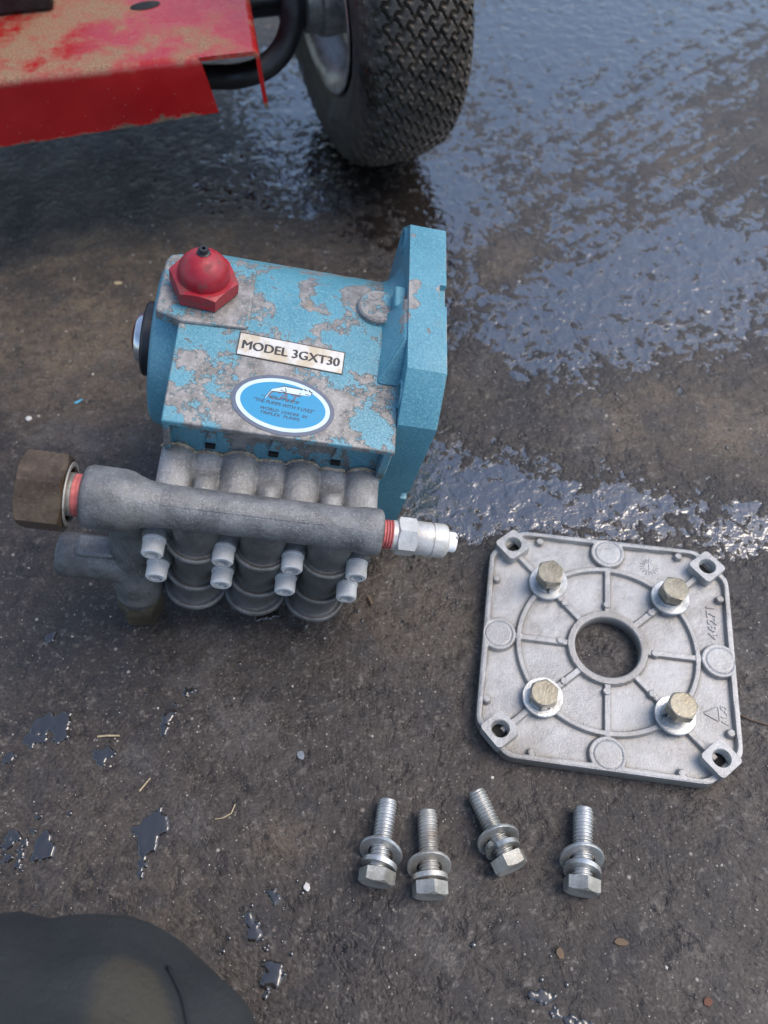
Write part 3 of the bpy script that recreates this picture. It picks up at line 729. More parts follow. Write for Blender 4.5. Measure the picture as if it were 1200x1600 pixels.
# ------------------------------------------------------------------ the loose mounting plate
MPL = Rz(R(-9.69)); MPL.translation = Vector((112.51, 169.26, .3))
plate = empty("mounting_plate", MPL)
thing(plate, "square cast aluminium mounting plate with round centre hole, lying flat beside the pump", "plate")
DOTS = [(-37, 58.3), (-59, 32.2), (38, 58.8), (58.6, 35.3), (-59.2, -36.1), (-36, -59.6), (34.5, -59.8), (58.7, -37.3), (-.4, 24), (-24, .6), (24, -.4), (-.4, -24), (-22.4, 22.4), (22.6, 22.6), (-21.5, -21.5), (21.9, -22.4)]
def plate_body():
    nth, nr = 1080, 150
    th = np.linspace(0, 2 * np.pi, nth, endpoint=False); c, s = np.cos(th), np.sin(th)
    p = 14.0                                        # soft minimum of the three straight limits rounds the corners
    lim = ((np.abs(c) / 63.6) ** 70 + (np.abs(s) / 63.6) ** 70 + ((np.abs(c) + np.abs(s)) / 111.3) ** 70) ** (-1 / 70)
    r0 = 16.6
    f = np.linspace(0, 1, nr)
    rr = r0 + (lim[:, None] - r0) * f[None, :]
    X, Y = rr * c[:, None], rr * s[:, None]
    AX, AY = np.abs(X), np.abs(Y)
    sst = lambda a, b, v: (lambda u: u * u * (3 - 2 * u))(np.clip((v - a) / (b - a), 0, 1))
    flat = lambda d, hw, e=.9: 1 - sst(hw - e / 2, hw + e / 2, d)
    Z = np.full_like(X, 5.6)
    up_ = lambda msk, z: np.maximum(Z, 5.6 + (z - 5.6) * msk)
    edge = lim[:, None] - rr
    Z = up_(flat(edge, 3.1), 8.4)
    Z = up_(flat(np.abs(rr - 18.4), 2.1), 8.4)
    Z = up_(flat(np.abs(rr - 45.4), 1.5), 7.9)
    ax = (np.minimum(AX, AY) , np.maximum(AX, AY))
    Z = up_(flat(ax[0], 1.7) * (ax[1] > 16) * (ax[1] < 58), 7.7)
    dg = np.abs(AX - AY) / math.sqrt(2)
    Z = up_(flat(dg, 1.7) * (rr > 17) * (rr < 72), 7.7)
    for dx, dy in ((0, 56), (0, -56), (56, 0), (-56, 0)):
        d = np.hypot(X - dx, Y - dy)
        Z = up_(flat(d, 9.2), 8.4)
        Z -= .45 * np.exp(-((d - 6.9) / .35) ** 2)
    for sx in (-1, 1):
        for sy in (-1, 1):
            d = np.hypot(X - 32.2 * sx, Y - 32.2 * sy); Z = up_(flat(d, 8.5), 8.0)
    for dx, dy in DOTS:
        d = np.hypot(X - dx, Y - dy); Z = np.maximum(Z, 5.6 + 2.9 * flat(d, 2.1, .6))
    Z += .12 * np.exp(-(edge / .6) ** 2) * -3 - .35 * np.exp(-((rr - r0) / .4) ** 2)
    rings = []
    def ring(r, z): return np.stack([r * c, r * s, np.full(nth, z)], -1)
    V = [ring(r0 + .3, 0), ring(r0, .6)] + [np.stack([X[:, j], Y[:, j], Z[:, j]], -1) for j in range(nr)] + [ring(lim + .15, 7.2), ring(lim + .3, .7), ring(lim - .2, 0)]
    n = len(V); V = np.concatenate(V)
    i = np.arange(n * nth).reshape(n, nth); j2 = np.roll(i, -1, 1); k = np.roll(i, -1, 0); k2 = np.roll(j2, -1, 0)
    fs = np.stack([i, k, k2, j2], -1).reshape(-1, 4)
    me = bpy.data.meshes.new("plate_casting"); me.from_pydata((V * S).tolist(), [], fs.tolist())
    me.polygons.foreach_set("use_smooth", [True] * len(me.polygons)); me.set_sharp_from_angle(angle=R(50))
    me.materials.append(M_PLATE)
    gz = np.abs(np.gradient(Z, axis=1)) + np.abs(np.roll(Z, -1, 0) - Z)
    low = np.clip((7.2 - Z) / 1.4, 0, 1)
    gz = np.clip(gz * 2.2, 0, 1) * low
    for _ in range(7): gz[:, 1:-1] = (gz[:, :-2] + gz[:, 1:-1] + gz[:, 2:]) / 3; gz = (gz + np.roll(gz, 1, 0) + np.roll(gz, -1, 0)) / 3
    gz = np.clip(gz * 2.0 + np.clip((21.5 - rr) / 3, 0, 1) * .35, 0, 1)
    ga = np.zeros(n * nth, np.float32); ga[2 * nth:(2 + nr) * nth] = gz.T.reshape(-1); ga[(2 + nr) * nth:] = .6; ga[:2 * nth] = .8
    at = me.attributes.new("grime", 'FLOAT', 'POINT'); at.data.foreach_set("value", ga)
    o = bpy.data.objects.new("plate_casting", me); COL.objects.link(o); o.parent = plate
plate_body()
for sx in (-1, 1):
    for sy in (-1, 1):
        b = MB(); pts = []
        for q in range(4):
            for a in range(-40, 41, 20):
                t = q * 90 + a
                pts.append((7.1 * math.cos(R(q * 90)) + 2.1 * math.cos(R(t)), 7.1 * math.sin(R(q * 90)) + 2.1 * math.sin(R(t))))
        m = Matrix.Translation((51.9 * sx, 51.9 * sy + .3, 0))
        hole = [(4.5 * math.cos(R(i * 15)), 4.5 * math.sin(R(i * 15))) for i in range(24)]
        b.prism(pts, 4, 12.2, m, [hole])
        bo = b.build("corner_boss", M_PLATE, plate, bevel=.5)
        h = MB(); pr = []
        for i in range(5): pr += [(6.2 + i * .98, 4.45), (6.7 + i * .98, 3.9)]
        h.lathe(pr + [(11.4, 4.1), (11.9, 4.6)], m, 28, caps=False); h.build("thread", M_ZINC2, bo, recalc=False)
        k = MB(); k.lathe([(5.2, 4.3), (6.3, 4.3)], m, 20); k.build("bore_shade", M_HOLE_SHADE, bo)  # black disc over the casting floor, the deep hole's shade painted
T_ = lambda x, y, a, z=5.6: Matrix.Translation((x, y, z)) @ Rz(R(a))
text_mesh("raised_number", "46271", M_PLATE, plate, T_(56.8, 12.6, 92), height=4.4, width=18.5, depth=.55, bold=.3)
text_mesh("raised_mark", "AL-9", M_PLATE, plate, T_(58.6, -33, 92), height=3.0, width=10.0, depth=.5, bold=.25)
b = MB()
tr = [(46.5, -28), (54.5, -31.6), (54.2, -23.4)]
for i in range(3):
    p, q = Vector((*tr[i], 5.7)), Vector((*tr[(i + 1) % 3], 5.7)); b.tube([p.lerp(q, .08), p.lerp(q, .92)], .35, 6)
b.build("raised_triangle", M_PLATE, plate)
b = MB()
for i in range(16):
    a = R(i * 22.5); b.tube([(22.8 + 2.6 * math.cos(a), 51.4 + 2.6 * math.sin(a), 5.65), (22.8 + 5 * math.cos(a), 51.4 + 5 * math.sin(a), 5.65)], .32, 5)
b.tube([(22.8, 49.8, 5.7), (22.8, 53.2, 5.7)], .35, 5)
b.build("raised_sunburst", M_PLATE, plate)

# ------------------------------------------------------------------ bolts
def thread_prof(L, r, pitch):
    def P(m, n=24, per=8):
        rows = []
        nz = int(L / pitch * per)
        for i in range(nz + 1):
            z = L * i / nz; row = []
            for k in range(n):
                t = 2 * math.pi * k / n
                u = (z / pitch - k / n) % 1.0
                d = abs(u - .5) * 2
                q = r - .62 * max(0, min(1, (d - .25) / .6))
                q *= 1 - .16 * max(0, (z - L + 2.0) / 2.0)
                row.append((q * math.cos(t), q * math.sin(t), z))
            rows.append(row)
        return rows
    return P
def lock_washer(m, ro, ri, z0, th, spring=1.6):
    b = MB(); P = []
    n = 44
    for i in range(n + 1):
        t = R(8 + 344 * i / n); z = z0 + spring * i / n
        P.append([(q * math.cos(t), q * math.sin(t), z + h) for q, h in ((ri, 0), (ro, 0), (ro, th), (ri, th))])
    b.grid(P, cv=True, caps=True, M=m)
    return b
def bolt(name, M, r, L, af, hh, mat, wmat, flat_at, lock_at, ro, flat_tilt=(0, 0), lock_tilt=(0, 0), rot=0, r_lock=None, spring=1.4, threaded=None, fo=(0, 0), lo=(0, 0)):
    """head at -hh..0, shank running along +z of the bolt's own frame"""
    root = empty(name, M); I = Matrix.Identity(4)
    b = MB(); b.hexnut(af, -hh, 0, Rz(R(rot)), c0=True, c1=False, cone=.95)
    b.lathe([(-hh - .02, af * .2), (-hh - .02, .05)], None, 8, caps=False)
    b.build("bolt_head", mat, root, angle=20)
    sh = MB(); rows = thread_prof(L, r, 1.6)(None)
    sh.grid(rows, cv=True, caps=True); sh.build("threaded_shank", wmat, root, angle=60)
    fm = Matrix.Translation((fo[0], fo[1], flat_at)) @ Matrix.Rotation(R(flat_tilt[0]), 4, 'X') @ Matrix.Rotation(R(flat_tilt[1]), 4, 'Y')
    f = MB(); f.lathe([(0, r + 1.2), (0, ro - .3), (.3, ro), (1.3, ro), (1.7, ro - .4), (1.7, r + 1.2), (0, r + 1.2)], fm, 48, caps=False)
    f.build("flat_washer", wmat, root)
    lm_ = Matrix.Translation((lo[0], lo[1], lock_at)) @ Matrix.Rotation(R(lock_tilt[0]), 4, 'X') @ Matrix.Rotation(R(lock_tilt[1]), 4, 'Y') @ Rz(R(rot * 5 + 40))
    lock_washer(lm_, r_lock or r + 3.4, r + .3, 0, 2.2, spring).build("lock_washer", wmat, root)
    return root
PB = [(-1, 1, 22.2, (3, -2), "yellow zinc bolt standing highest in the plate, beside the upper left corner boss", 10),
      (1, 1, 19.5, (-4, 2), "yellow zinc bolt in the plate nearest the sunburst mark", 33),
      (-1, -1, 16.6, (2, 1), "yellow zinc bolt seated lowest in the plate, beside the lower left corner boss", 5),
      (1, -1, 22.5, (-3, 3), "yellow zinc bolt in the plate nearest the raised triangle mark", 24)]
for sx, sy, zt, tl, lab, rot in PB:
    m = MPL @ Matrix.Translation((32.2 * sx, 32.2 * sy, zt - 5.6)) @ Matrix.Rotation(R(tl[0]), 4, 'X') @ Matrix.Rotation(R(tl[1]), 4, 'Y') @ Matrix.Rotation(math.pi, 4, 'X')
    top = zt - 5.6
    o = bolt("hex_bolt", m, 4.1, top - .6, 12.9, 5.6, M_YZINC, M_ZINC, top - 8.2 - 1.75, top - 8.2 - 1.75 - 2.6, 10.2, rot=rot, r_lock=6.9, spring=.6, fo=(0.3, -.2))
    thing(o, lab, "bolt", "bolts standing in the mounting plate")
LB = [((-8.6, 61.6), (-2.1, 99.0), 28, "zinc bolt with washers, leftmost of the four loose bolts on the ground", 7.6, 5.2, 3),
      ((15.0, 55.7), (15.7, 94.0), 12, "loose zinc bolt with a rusty smear on its thread, second from the left", 6.6, 4.2, 11),
      ((51.7, 66.0), (38.1, 101.5), 40, "loose zinc bolt lying slanted with its tip towards the upper left", 7.4, 4.2, 21),
      ((81.6, 55.3), (88.6, 92.7), 8, "loose zinc bolt lying alone at the right, below the plate", 8.4, 5.8, 27)]
for i, (a, b_, rot, lab, fa, la, lr) in enumerate(LB):
    A = Vector((*a, 8.0)); B = Vector((*b_, 5.2)); d = (B - A).normalized()
    A = A + d * 4.6
    m = frame(A, d, Vector((1, 0, 0)))
    o = bolt("hex_bolt", m, 4.6, 31.6, 14.3, 6.0, M_ZINC2, [M_ZINC, M_ZB, M_ZC, M_ZINC][i], fa, [1.0, .6, 1.6, 2.0][i], 10.0, flat_tilt=[(-24, 6), (-25, -3), (-22, 7), (-26, -6)][i], lock_tilt=[(-9, 7), (-4, -2), (-14, 5), (-16, 7)][i], rot=rot, r_lock=8.2, spring=[.8, .4, 2.2, 1.4][i], fo=(0, 1.2), lo=(0, .4))
    thing(o, lab, "bolt", "loose bolts on the ground")

# ------------------------------------------------------------------ the cart: red deck, axle, wheel, hose
MC = Rz(R(8.5)); MC.translation = Vector((-66.6, 508.1, 135))
cart = empty("wheeled_cart", MC)
thing(cart, "muddy red sheet metal cart with one treaded wheel, behind the pump", "cart")
def deck():
    r = 4.5; bend = [(r - r * math.sin(R(a)), -r + r * math.cos(R(a))) for a in range(0, 91, 15)]
    ysA = [330, 250, 180, 120, 80, 50, 30, 15, 8]
    xs = list(np.linspace(-430, -36, 40))
    pathA = [(y, 0) for y in ysA] + bend + [(0, -10), (0, -18), (0, -26), (0, -34.5)]
    sag = lambda x: .8 * math.sin(x * .03) + .4 * math.sin(x * .11 + 1)
    th = 2.6
    bi = [(r - (r - th) * math.sin(R(a)), -r + (r - th) * math.cos(R(a))) for a in range(90, -1, -15)]
    inner = [(th, -34.5), (th, -26), (th, -18), (th, -10)] + bi + [(y, -th) for y in ysA[::-1]]
    wob = lambda x, y, z: (x + (max(0, 1 - (-36 - x) / 60) * (-z / 34) * 5 if z < -5 else 0), y + (sag(x) if z < -9 else 0), (z * (1 + min(.36, .2 * (-36 - x) / 115)) if z < -5 else z) + (.5 * sag(x * .7) if z < -30 else 0))
    a = MB(); a.grid([[wob(x, y, z) for y, z in pathA + inner] for x in xs], cv=True, caps=True)
    pathB = [(-36.05, 0), (-28, 0), (-20, 0), (-10, 0)] + [(-p, q) for p, q in bend] + [(0, -12), (.4, -24), (1.0, -36)]
    innB = [(1.0 - th, -36), (.4 - th, -24), (-th, -12)] + [(-p, q) for p, q in bi] + [(-10, -th), (-20, -th), (-28, -th), (-36.05, -th)]
    ys = ysA + [3, .6]
    a.grid([[(x, y, z) for x, z in pathB + innB] for y in ys], cv=True, caps=True)
    o = a.build("deck", M_REDST, cart, angle=50)
    s = MB(); s.lathe([(.1, 6.5), (.25, 6.3), (.25, .1)], Matrix.Translation((-67, 69, .1)) @ Matrix.Rotation(R(8), 4, 'Z') @ Matrix.Diagonal((1.5, .8, 1, 1)), 28)
    s.build("deck_slot_shade", M_HOLE_SHADE, cart)  # flat black oval on an uncut deck, the slot's shade painted
    b = MB(); b.box(-430, -124, 74, 330, .2, 60); b.build("engine_base", M_AXLE, cart, bevel=3)
    a = MB(); a.lathe([(-160, 13), (38, 13)], frame((0, 98, -15), (1, 0, 0)), 28); a.build("axle", M_AXLE, cart)
deck()
def wheel():
    Wm = frame((80, 106, -15), (math.cos(R(11)), math.sin(R(11)), 0), (0, 1, 0)) @ Matrix.Diagonal((.965, .965, .84, 1))
    wroot = bpy.data.objects.new("wheel", None); COL.objects.link(wroot); wroot.parent = cart; wroot.matrix_local = Matrix.Identity(4)
    # tyre cross-section: (axial, radius), from the left bead round the crown to the right bead
    key = [(-30, 62), (-35, 66), (-40, 74), (-44, 86), (-45, 98), (-43.5, 108), (-40, 115.5), (-36, 119.5), (-26, 122.6), (-13, 124.3), (0, 124.8)]
    key = key + [(-a, r) for a, r in key[-2::-1]]
    K = np.array(key, float); s = np.concatenate([[0], np.cumsum(np.hypot(*np.diff(K, axis=0).T))])
    nv, nt = 190, 1000
    sv = np.linspace(0, s[-1], nv); ax = np.interp(sv, s, K[:, 0]); rd = np.interp(sv, s, K[:, 1])
    for _ in range(6): ax[1:-1] = (ax[:-2] + 2 * ax[1:-1] + ax[2:]) / 4; rd[1:-1] = (rd[:-2] + 2 * rd[1:-1] + rd[2:]) / 4
    mid = s[-1] / 2; v = sv - mid
    th = np.linspace(0, 2 * np.pi, nt, endpoint=False)
    U, V = np.meshgrid(th * 124, v, indexing='ij')
    per = 2 * np.pi * 124 / 62                                # pitch round the wheel
    zig = 1.2 * np.sin(V * .9)
    zz = .14 * np.sin(V * 2 * np.pi / 8.5); a = U / per + V / 17.0 + zz; b = U / per - V / 17.0 + zz
    fa, fb = np.abs(a - np.floor(a) - .5), np.abs(b - np.floor(b) - .5)
    mm = np.maximum(fa, fb)
    u = np.clip((.46 - mm) / .10, 0, 1); blk = u * u * (3 - 2 * u)
    jit = np.sin(np.floor(a) * 12.9 + np.floor(b) * 78.2) * .35
    side = np.clip((47 - np.abs(V)) / 4, 0, 1)
    disp = side * (blk * (4.4 + jit * 1.5) - 4.5)
    sip = side * blk * np.exp(-((fa - fb) / .03) ** 2) * -.5
    disp = disp + sip
    # saw teeth along the shoulders
    tooth = np.exp(-((np.abs(V) - 50) / 3.5) ** 2) * (np.abs(((U / per * 1.0) % 1) - .5) * 2 > .42) * 1.6
    disp = disp + tooth
    na, nr = np.gradient(rd), -np.gradient(ax); L = np.hypot(na, nr); na, nr = -na / L, -nr / L
    na, nr = -na, nr
    sgn = np.sign(nr[nv // 2]); na, nr = (na, nr) if sgn > 0 else (-na, -nr)
    A = ax[None] + disp * np.where(np.abs(V) > 36, na[None], 0) * .6; Rr = rd[None] + disp * np.abs(nr[None])
    # flattened where it stands
    P = np.stack([Rr * np.cos(th)[:, None], Rr * np.sin(th)[:, None], A], -1)
    n = nt * nv; i = np.arange(n).reshape(nt, nv); k = np.roll(i, -1, 0)
    fs = np.stack([i[:, :-1], k[:, :-1], k[:, 1:], i[:, 1:]], -1).reshape(-1, 4)
    flat = P.reshape(-1, 3)
    m = np.array(Wm); Q = flat @ m[:3, :3].T + m[:3, 3]
    Q[:, 2] = np.maximum(Q[:, 2], -134.9)
    me = bpy.data.meshes.new("tyre"); me.from_pydata((Q * S).tolist(), [], fs.tolist())
    bm = bmesh.new(); bm.from_mesh(me); bmesh.ops.recalc_face_normals(bm, faces=bm.faces[:]); bm.to_mesh(me); bm.free()
    at = me.attributes.new("groove", 'FLOAT', 'POINT'); at.data.foreach_set("value", (side * (1 - blk)).reshape(-1).astype(np.float32))
    me.polygons.foreach_set("use_smooth", [True] * len(me.polygons)); me.set_sharp_from_angle(angle=R(55)); me.materials.append(M_RUBBER)
    o = bpy.data.objects.new("tyre", me); COL.objects.link(o); o.parent = wroot
    r = MB()
    half = [(-36, 63), (-38, 67.5), (-40, 69), (-41, 68), (-40, 64), (-35, 59), (-24, 55), (-15, 52), (-11, 46), (-9, 38), (-10, 30), (-13, 22)]
    r.lathe(half + [(-6, 22), (-4, 38), (-6, 50)] , Wm, 96, caps=False)
    r.lathe([(-a, q) for a, q in half], Wm, 96, caps=False)
    r.build("rim", M_RIM, wroot, angle=50)
    h = MB(); h.lathe([(-58, 9), (-58, 24), (-56, 26), (-46, 27), (-44, 30), (-38, 31), (-12, 31), (40, 22)], Wm, 48); h.build("hub", M_RIM, wroot)
    w_ = MB(); w_.lathe([(-72, 9), (-72, 22), (-69, 25), (-61, 25), (-59, 23), (-59, 9)], Wm, 40); w_.build("axle_collar", M_AXLE, wroot)
wheel()
def hose():
    pts = [(-150, 120, -44), (-100, 78, -44), (-60, 61, -43), (-34, 56, -43), (-17, 53, -43), (0, 56, -42), (14, 61, -36), (23, 65, -25), (28, 68, -8), (28, 76, 16), (20, 100, 36)]
    P = [Vector(p) for p in pts]; out = []
    for i in range(len(P) - 1):
        p0, p1, p2, p3 = P[max(i - 1, 0)], P[i], P[i + 1], P[min(i + 2, len(P) - 1)]
        for t in np.linspace(0, 1, 8, endpoint=False):
            out.append(.5 * ((2 * p1) + (p2 - p0) * t + (2 * p0 - 5 * p1 + 4 * p2 - p3) * t * t + (3 * p1 - p0 - 3 * p2 + p3) * t ** 3))
    b = MB(); b.tube(out, 8.0, 20); b.build("hose", M_HOSE, cart)
hose()

# ------------------------------------------------------------------ the kneeling photographer's leg
def leg():
    MK = Matrix.Translation((-127, -12, 0))
    root = empty("person", MK)
    thing(root, "kneeling person in dark work trousers with a brown stain, only the knee in view", "person")
    pts = [(-40, -420, 330, 92), (-30, -300, 240, 88), (-16, -180, 165, 82), (-6, -80, 106, 78), (0, -22, 78, 73), (4, 4, 66, 69),
           (0, -12, 58, 62), (-4, -110, 58, 58), (-10, -230, 56, 57), (-16, -340, 54, 46), (-20, -430, 50, 38)]
    me = bpy.data.meshes.new("trousers")
    me.from_pydata([tuple(Vector(p[:3]) * S) for p in pts], [(i, i + 1) for i in range(len(pts) - 1)], [])
    o = bpy.data.objects.new("trousers", me); COL.objects.link(o); o.parent = root
    sk = o.modifiers.new("skin", 'SKIN'); sk.use_smooth_shade = True
    if not me.skin_vertices: me.skin_vertices.new()
    for v, p in zip(me.skin_vertices[0].data, pts): v.radius = (p[3] * S * 1.22, p[3] * S * 1.22)
    me.skin_vertices[0].data[0].use_root = True
    sb = o.modifiers.new("sub", 'SUBSURF'); sb.levels = sb.render_levels = 4
    tx = bpy.data.textures.new("creases", 'CLOUDS'); tx.noise_scale = .045; tx.noise_depth = 1
    dm = o.modifiers.new("creases", 'DISPLACE'); dm.texture = tx; dm.strength = .016; dm.mid_level = .5; dm.texture_coords = 'LOCAL'
    me.materials.append(M_CLOTH)
    q = [(58 + 9 * k / 15, 46 - 60 * k / 15, 96 + 6 * math.sin(k * .2)) for k in range(16)]
    sm = MB(); sm.grid([[(x - 1.2, y, z), (x + 1.2, y, z)] for x, y, z in q])
    so2 = sm.build("seam", M_SEAM, root, recalc=False)
    sw = so2.modifiers.new("on_cloth", 'SHRINKWRAP'); sw.target = o; sw.offset = .0012
    so2.modifiers.new("thick", 'SOLIDIFY').thickness = .0012
    return root
leg()

# ------------------------------------------------------------------ splashes of dirty water
def splash(cx, cy, seeds, label, rs, top=1.5, cell=.45, group="splashes of dirty water on the concrete"):
    """a puddle bead: a level-set of soft round drops, rising from just below the ground"""
    g = random.Random(rs); D = []
    for x, y, r in seeds:
        r *= 1.22; D.append((x, y, r))
        for k in range(5):
            a = g.uniform(0, 6.28); d = r * g.uniform(.7, 1.5); D.append((x + d * math.cos(a), y + d * math.sin(a), r * g.uniform(.2, .5)))
    D = np.array(D); lo = (D[:, :2] - D[:, 2:] * 2.2).min(0); hi = (D[:, :2] + D[:, 2:] * 2.2).max(0)
    xs = np.arange(lo[0], hi[0], cell); ys = np.arange(lo[1], hi[1], cell)
    X, Y = np.meshgrid(xs, ys, indexing='ij'); F = np.zeros_like(X)
    for x, y, r in D: F += np.exp(-((X - x) ** 2 + (Y - y) ** 2) / (r * r) * .9)
    F += .07 * np.sin(X * 1.3 + 1.1 * np.sin(Y * .9)) * np.sin(Y * 1.5 + rs)
    f = F - .62; top *= .72
    Z = np.where(f > 0, top * np.tanh(1.9 * np.sqrt(np.maximum(f, 0) + .012) ) - top * np.tanh(1.9 * math.sqrt(.012)), f * 4)
    Z = np.maximum(Z, -.5) + .05 * np.sin(X * .7 + rs) * (f > .2)
    for _ in range(1):
        Z[1:-1, 1:-1] = (Z[1:-1, 1:-1] * 4 + Z[:-2, 1:-1] + Z[2:, 1:-1] + Z[1:-1, :-2] + Z[1:-1, 2:]) / 8
    keep = Z > -.45; nx, ny = X.shape; idx = -np.ones((nx, ny), int)
    cellk = keep[:-1, :-1] | keep[1:, :-1] | keep[1:, 1:] | keep[:-1, 1:]
    vs, fs = [], []
    for i, j in np.argwhere(cellk):
        q = []
        for a, b in ((i, j), (i + 1, j), (i + 1, j + 1), (i, j + 1)):
            if idx[a, b] < 0: idx[a, b] = len(vs); vs.append((X[a, b] * S, Y[a, b] * S, Z[a, b] * S))
            q.append(int(idx[a, b]))
        fs.append(q)
    me = bpy.data.meshes.new("water_splash"); me.from_pydata(vs, [], fs)
    me.polygons.foreach_set("use_smooth", [True] * len(me.polygons)); me.materials.append(M_SPLASH)
    o = bpy.data.objects.new("water_splash", me); COL.objects.link(o); o.location = (cx * S, cy * S, 0)
    thing(o, label, "water splash", group)
splash(-171.7, 137.9, [(-6, 1, 3), (-1, 4, 3.2), (4, 3, 3), (8, 1, 2.6), (7, -5, 2.2), (-1, -5, 2), (-8, -5, 2.4), (9, 6, 1.6)], "branching splash of dark water at the left edge of the ground", 1)
splash(-142.3, 124.1, [(-2, 1, 2.1), (1, -1, 2), (4, 2, 1.5), (0, -4, 1.4)], "small star shaped splash right of the branching splash", 2, 1.1)
splash(-112.3, 143.2, [(-1, -4, 2.2), (1, 0, 2), (-1, -8, 1.4), (3, 6, 1), (8, 12, 1.5), (11, 13, 1.3)], "thin slanted splash trailing towards the inlet plug of the pump", 3, 1.1)
splash(-171.7, 83.3, [(8, 1, 3.4), (8, -3, 3), (-6, 5, 2.3), (-9, 0, 2.2), (-7, -6, 1.8), (-1, -4, 1.8), (2, 6, 1.3), (4, 12, 1.2), (0, 1, 1.4), (-2, -9, 1.2)], "broken splash of dark beads above the trousers", 4, 1.7)
splash(-114.6, 84.4, [(2, 6, 3.6), (0, 1, 4), (3, 10, 2.2), (-1, -5, 2.8), (-2, -11, 1.8), (-2, -16, 1.2), (-6, 4, 1.8)], "largest bluish splash, left of the loose bolts", 5, 1.4)
splash(-63.7, 46.6, [(-2, 3, 1.9), (0, -1, 2), (3, -4, 1.8), (0, -5, 1.4)], "crooked black splash above the lowest beads, right of the trousers", 6, 1.5)
splash(-54.3, 26.6, [(0, 2, 3), (1, -1, 2.8), (-3, -2, 1.6), (-2, -7, 1.2)], "lowest dark splash right of the trousers", 7, 1.9)
splash(-54.9, 58.1, [(0, 0, 1.7), (1, -2, 1.4), (-2, 2, 1.2)], "small dark splash topmost of the drip trail right of the trousers", 8, 1.2)
splash(-180.2, 187.9, [(0, 0, 2.0), (1.5, 2, 1.4)], "single dark bead left of the inlet elbow", 9, 1.4)
splash(-188.7, 123.4, [(0, 0, 1.8), (1, 2, 1.5)], "dark bead at the left edge of the picture below the branching splash", 10, 1.4)
splash(59.6, 15.6, [(-1, 0, 2.0), (3, -.5, 1.9), (-4, 1, 1.2)], "oval dark drop at the bottom edge, left of the brown chips", 11, 1.3)
splash(70, 7.5, [(-5, 2, 1.6), (-1, -.5, 1.7), (4, -2, 1.8), (8, -2.5, 1.3)], "curved dark trickle on the bottom edge of the ground", 12, 1.2)
splash(-67.0, 197.0, [(0, 0, 2.0), (3, 1, 1.7), (7, 2, 1.6), (-3, -2, 1.2)], "black oily drip under the front lobes of the pump", 13, 1.0)
def drops():
    g = random.Random(5); bm = bmesh.new()
    spots = [(-60, 40, 16, 16, 34), (-172, 110, 16, 40, 18), (-115, 110, 14, 40, 8), (55, 22, 12, 8, 8), (100, 300, 70, 50, 30), (20, 190, 20, 10, 14), (-60, 195, 20, 6, 8), (-120, 160, 60, 40, 10), (200, 330, 40, 40, 14)]
    for cx, cy, sx, sy, n in spots:
        for _ in range(n):
            r = .45 + 1.0 * g.random() ** 2.2
            M = Matrix.Translation(Vector((g.gauss(cx, sx), g.gauss(cy, sy), -.1)) * S) @ Matrix.Diagonal((r * S * g.uniform(.8, 1.3), r * S, r * .7 * S, 1))
            bmesh.ops.create_icosphere(bm, subdivisions=2, radius=1, matrix=M)
    for f in bm.faces: f.smooth = True
    me = bpy.data.meshes.new("water_drops"); bm.to_mesh(me); bm.free(); me.materials.append(M_SPLASH)
    o = bpy.data.objects.new("water_drops", me); COL.objects.link(o)
    o["kind"] = "stuff"; o["label"] = "tiny beads of dirty water scattered over the concrete"
drops()

# ------------------------------------------------------------------ litter and grit
def flake(name, label, cat, pts, th, mat, x, y, rz, tilt=(0, 0), z=.1, bend=0):
    b = MB(); b.prism(pts, 0, th, None)
    for v in b.v: v.z += bend * v.x * v.x
    o = b.build(name, mat, None, bevel=min(.2, th * .3))
    o.matrix_world = Matrix.Translation(Vector((x, y, z)) * S) @ Rz(R(rz)) @ Matrix.Rotation(R(tilt[0]), 4, 'X') @ Matrix.Rotation(R(tilt[1]), 4, 'Y')
    return thing(o, label, cat)
def ragged(a, b, seed, n=11):
    g = random.Random(seed)
    return [(a * math.cos(6.283 * i / n) * g.uniform(.75, 1.15), b * math.sin(6.283 * i / n) * g.uniform(.75, 1.15)) for i in range(n)]
M_CHIPB = mat_plain("blue_paint_flake", (.10, .40, .55), .4); M_TAN = mat_plain("dry_leaf", (.42, .33, .19), .7)
M_CHALK = mat_plain("pale_stone", (.55, .53, .50), .7); M_STRAW = mat_plain("dry_straw", (.40, .32, .20), .7); M_RUST = mat_plain("rust", (.14, .055, .03), .8)
M_BROWN = mat_plain("brown_leaf", (.13, .085, .05), .8)
flake("paint_chip", "curled light blue paint chip left of the pump", "paint chip", [(-2.6, -1.2), (-1.5, -1.5), (.6, -.6), (2.7, .6), (2.9, 1.2), (1.2, 1.3), (-1.2, .5), (-2.4, -.4)], .4, M_CHIPB, -193, 352, 8, (8, 0), .2, .05)
flake("leaf_scrap", "yellowish leaf scrap on the brown ground behind the pump", "leaf scrap", ragged(3.2, 1.6, 2), .8, M_TAN, -183.5, 460.9, -5)
flake("pebble", "white pebble left of the leftmost loose bolt", "pebble", ragged(1.5, 1.9, 3), 1.2, M_CHALK, -40, 61.3, 10)
flake("pebble", "pale pebble near the left edge, below the blue paint chip", "pebble", ragged(2.2, 1.8, 4), 1.2, M_CHALK, -222, 339, 10)
flake("leaf_scrap", "brown leaf scrap below the rightmost loose bolt", "leaf scrap", ragged(1.6, 2.4, 5), .6, M_BROWN, 69.9, 31.6, 15, (6, 4))
flake("leaf_scrap", "brown leaf scrap lying alone in the lower right", "leaf scrap", ragged(3.3, 1.5, 6), .6, M_BROWN, 96.9, 35.3, -8, (4, 6))
flake("rust_flake", "rust flake at the lower right corner of the picture", "rust flake", ragged(2.2, 1.7, 7), .7, M_RUST, 128.9, 12.1, 20, (5, 0))
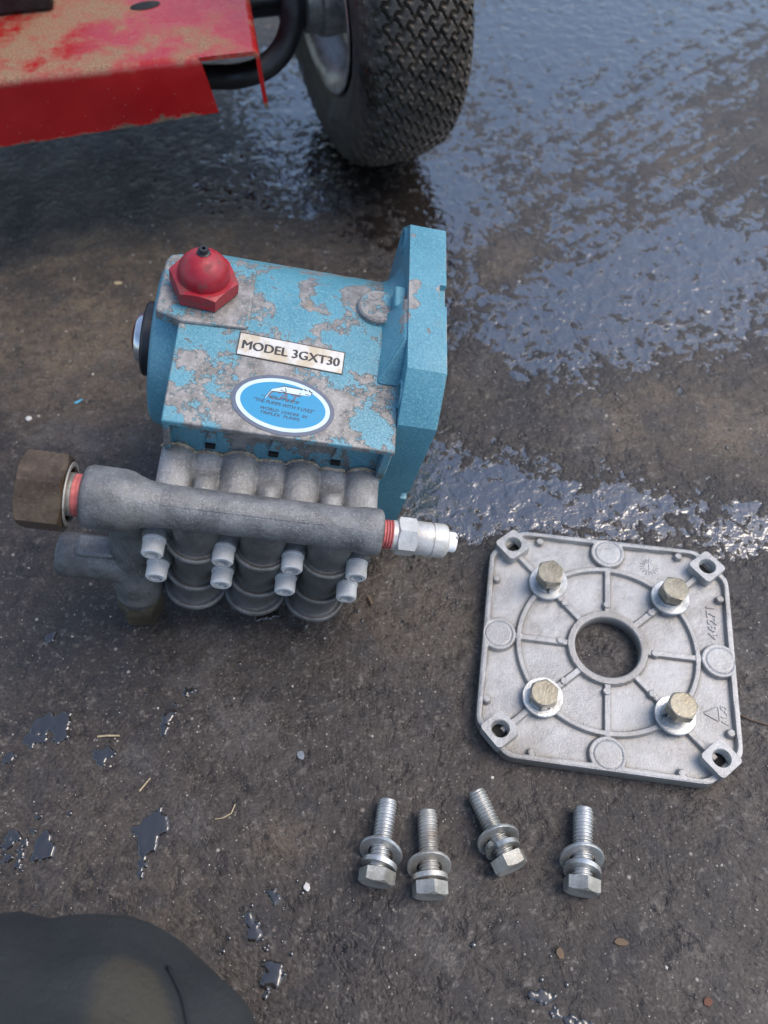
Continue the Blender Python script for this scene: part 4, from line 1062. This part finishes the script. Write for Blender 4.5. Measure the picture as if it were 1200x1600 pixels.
flake("pebble", "flat grey pebble between the pump lobes and the bluish splash", "pebble", ragged(2.1, 2.5, 8), .5, mat_plain("blue_grey_stone", (.17, .19, .21), .6), -44.5, 121, 10)
def straw(label, pts, r, mat=None):
    b = MB(); b.tube(pts, r, 6); o = b.build("straw", mat or M_STRAW)
    return thing(o, label, "straw")
straw("short straight straw right of the branching splash", [(-146, 133.3, .6), (-141, 133.6, .8), (-135, 133.4, .6)], .5)
straw("short slanted straw above the bluish splash", [(-121.5, 106, .6), (-117, 112, .8)], .4)
straw("thin curved straw left of the loose bolts", [(-84, 92, .5), (-80, 92.4, .8), (-76.5, 94.5, .8), (-75, 98.5, .5)], .28)
straw("pale curled shaving beside the trousers", [(-95.6, 29, .7), (-95, 31.5, 1.2), (-93, 33.6, 1.2), (-90.5, 34.3, .7)], .8, M_CHALK)
straw("thin brown twig at the right edge of the plate", [(172, 135, .7), (178, 131.5, 1), (190, 127, .7)], .35, M_BROWN)
straw("brown wooden splinter beside the front lobes of the pump", [(-10, 206, .8), (-8, 201, .9)], .9, M_BROWN)
def grit():
    g = np.random.RandomState(3); n = 3000
    x = g.uniform(-330, 330, n); y = 20 + 640 * g.rand(n) ** 1.25 - 60
    r = .22 + .55 * g.rand(n) ** 4
    base = np.array([(1, 0, 0), (0, 1, 0), (-1, 0, 0), (0, -1, 0), (0, 0, 1), (0, 0, -1)], float)
    tri = np.array([(0, 1, 4), (1, 2, 4), (2, 3, 4), (3, 0, 4), (1, 0, 5), (2, 1, 5), (3, 2, 5), (0, 3, 5)])
    a = g.rand(n) * 6.28; ca, sa = np.cos(a), np.sin(a)
    V = base[None] * (r[:, None, None] * g.uniform(.6, 1.5, (n, 6, 1)))
    Xr = V[..., 0] * ca[:, None] - V[..., 1] * sa[:, None]; Yr = V[..., 0] * sa[:, None] + V[..., 1] * ca[:, None]
    P = np.stack([Xr + x[:, None], Yr + y[:, None], V[..., 2] * .7 + .12], -1).reshape(-1, 3)
    F = (tri[None] + 6 * np.arange(n)[:, None, None]).reshape(-1, 3)
    me = bpy.data.meshes.new("grit"); me.from_pydata((P * S).tolist(), [], F.tolist())
    t = np.repeat(g.rand(n) ** 1.6, 6).astype(np.float32)
    at = me.attributes.new("tone", 'FLOAT', 'POINT'); at.data.foreach_set("value", t); me.materials.append(M_GRIT)
    o = bpy.data.objects.new("grit", me); COL.objects.link(o); o["kind"] = "stuff"; o["label"] = "fine pale sand grains strewn over the dark concrete"
grit()
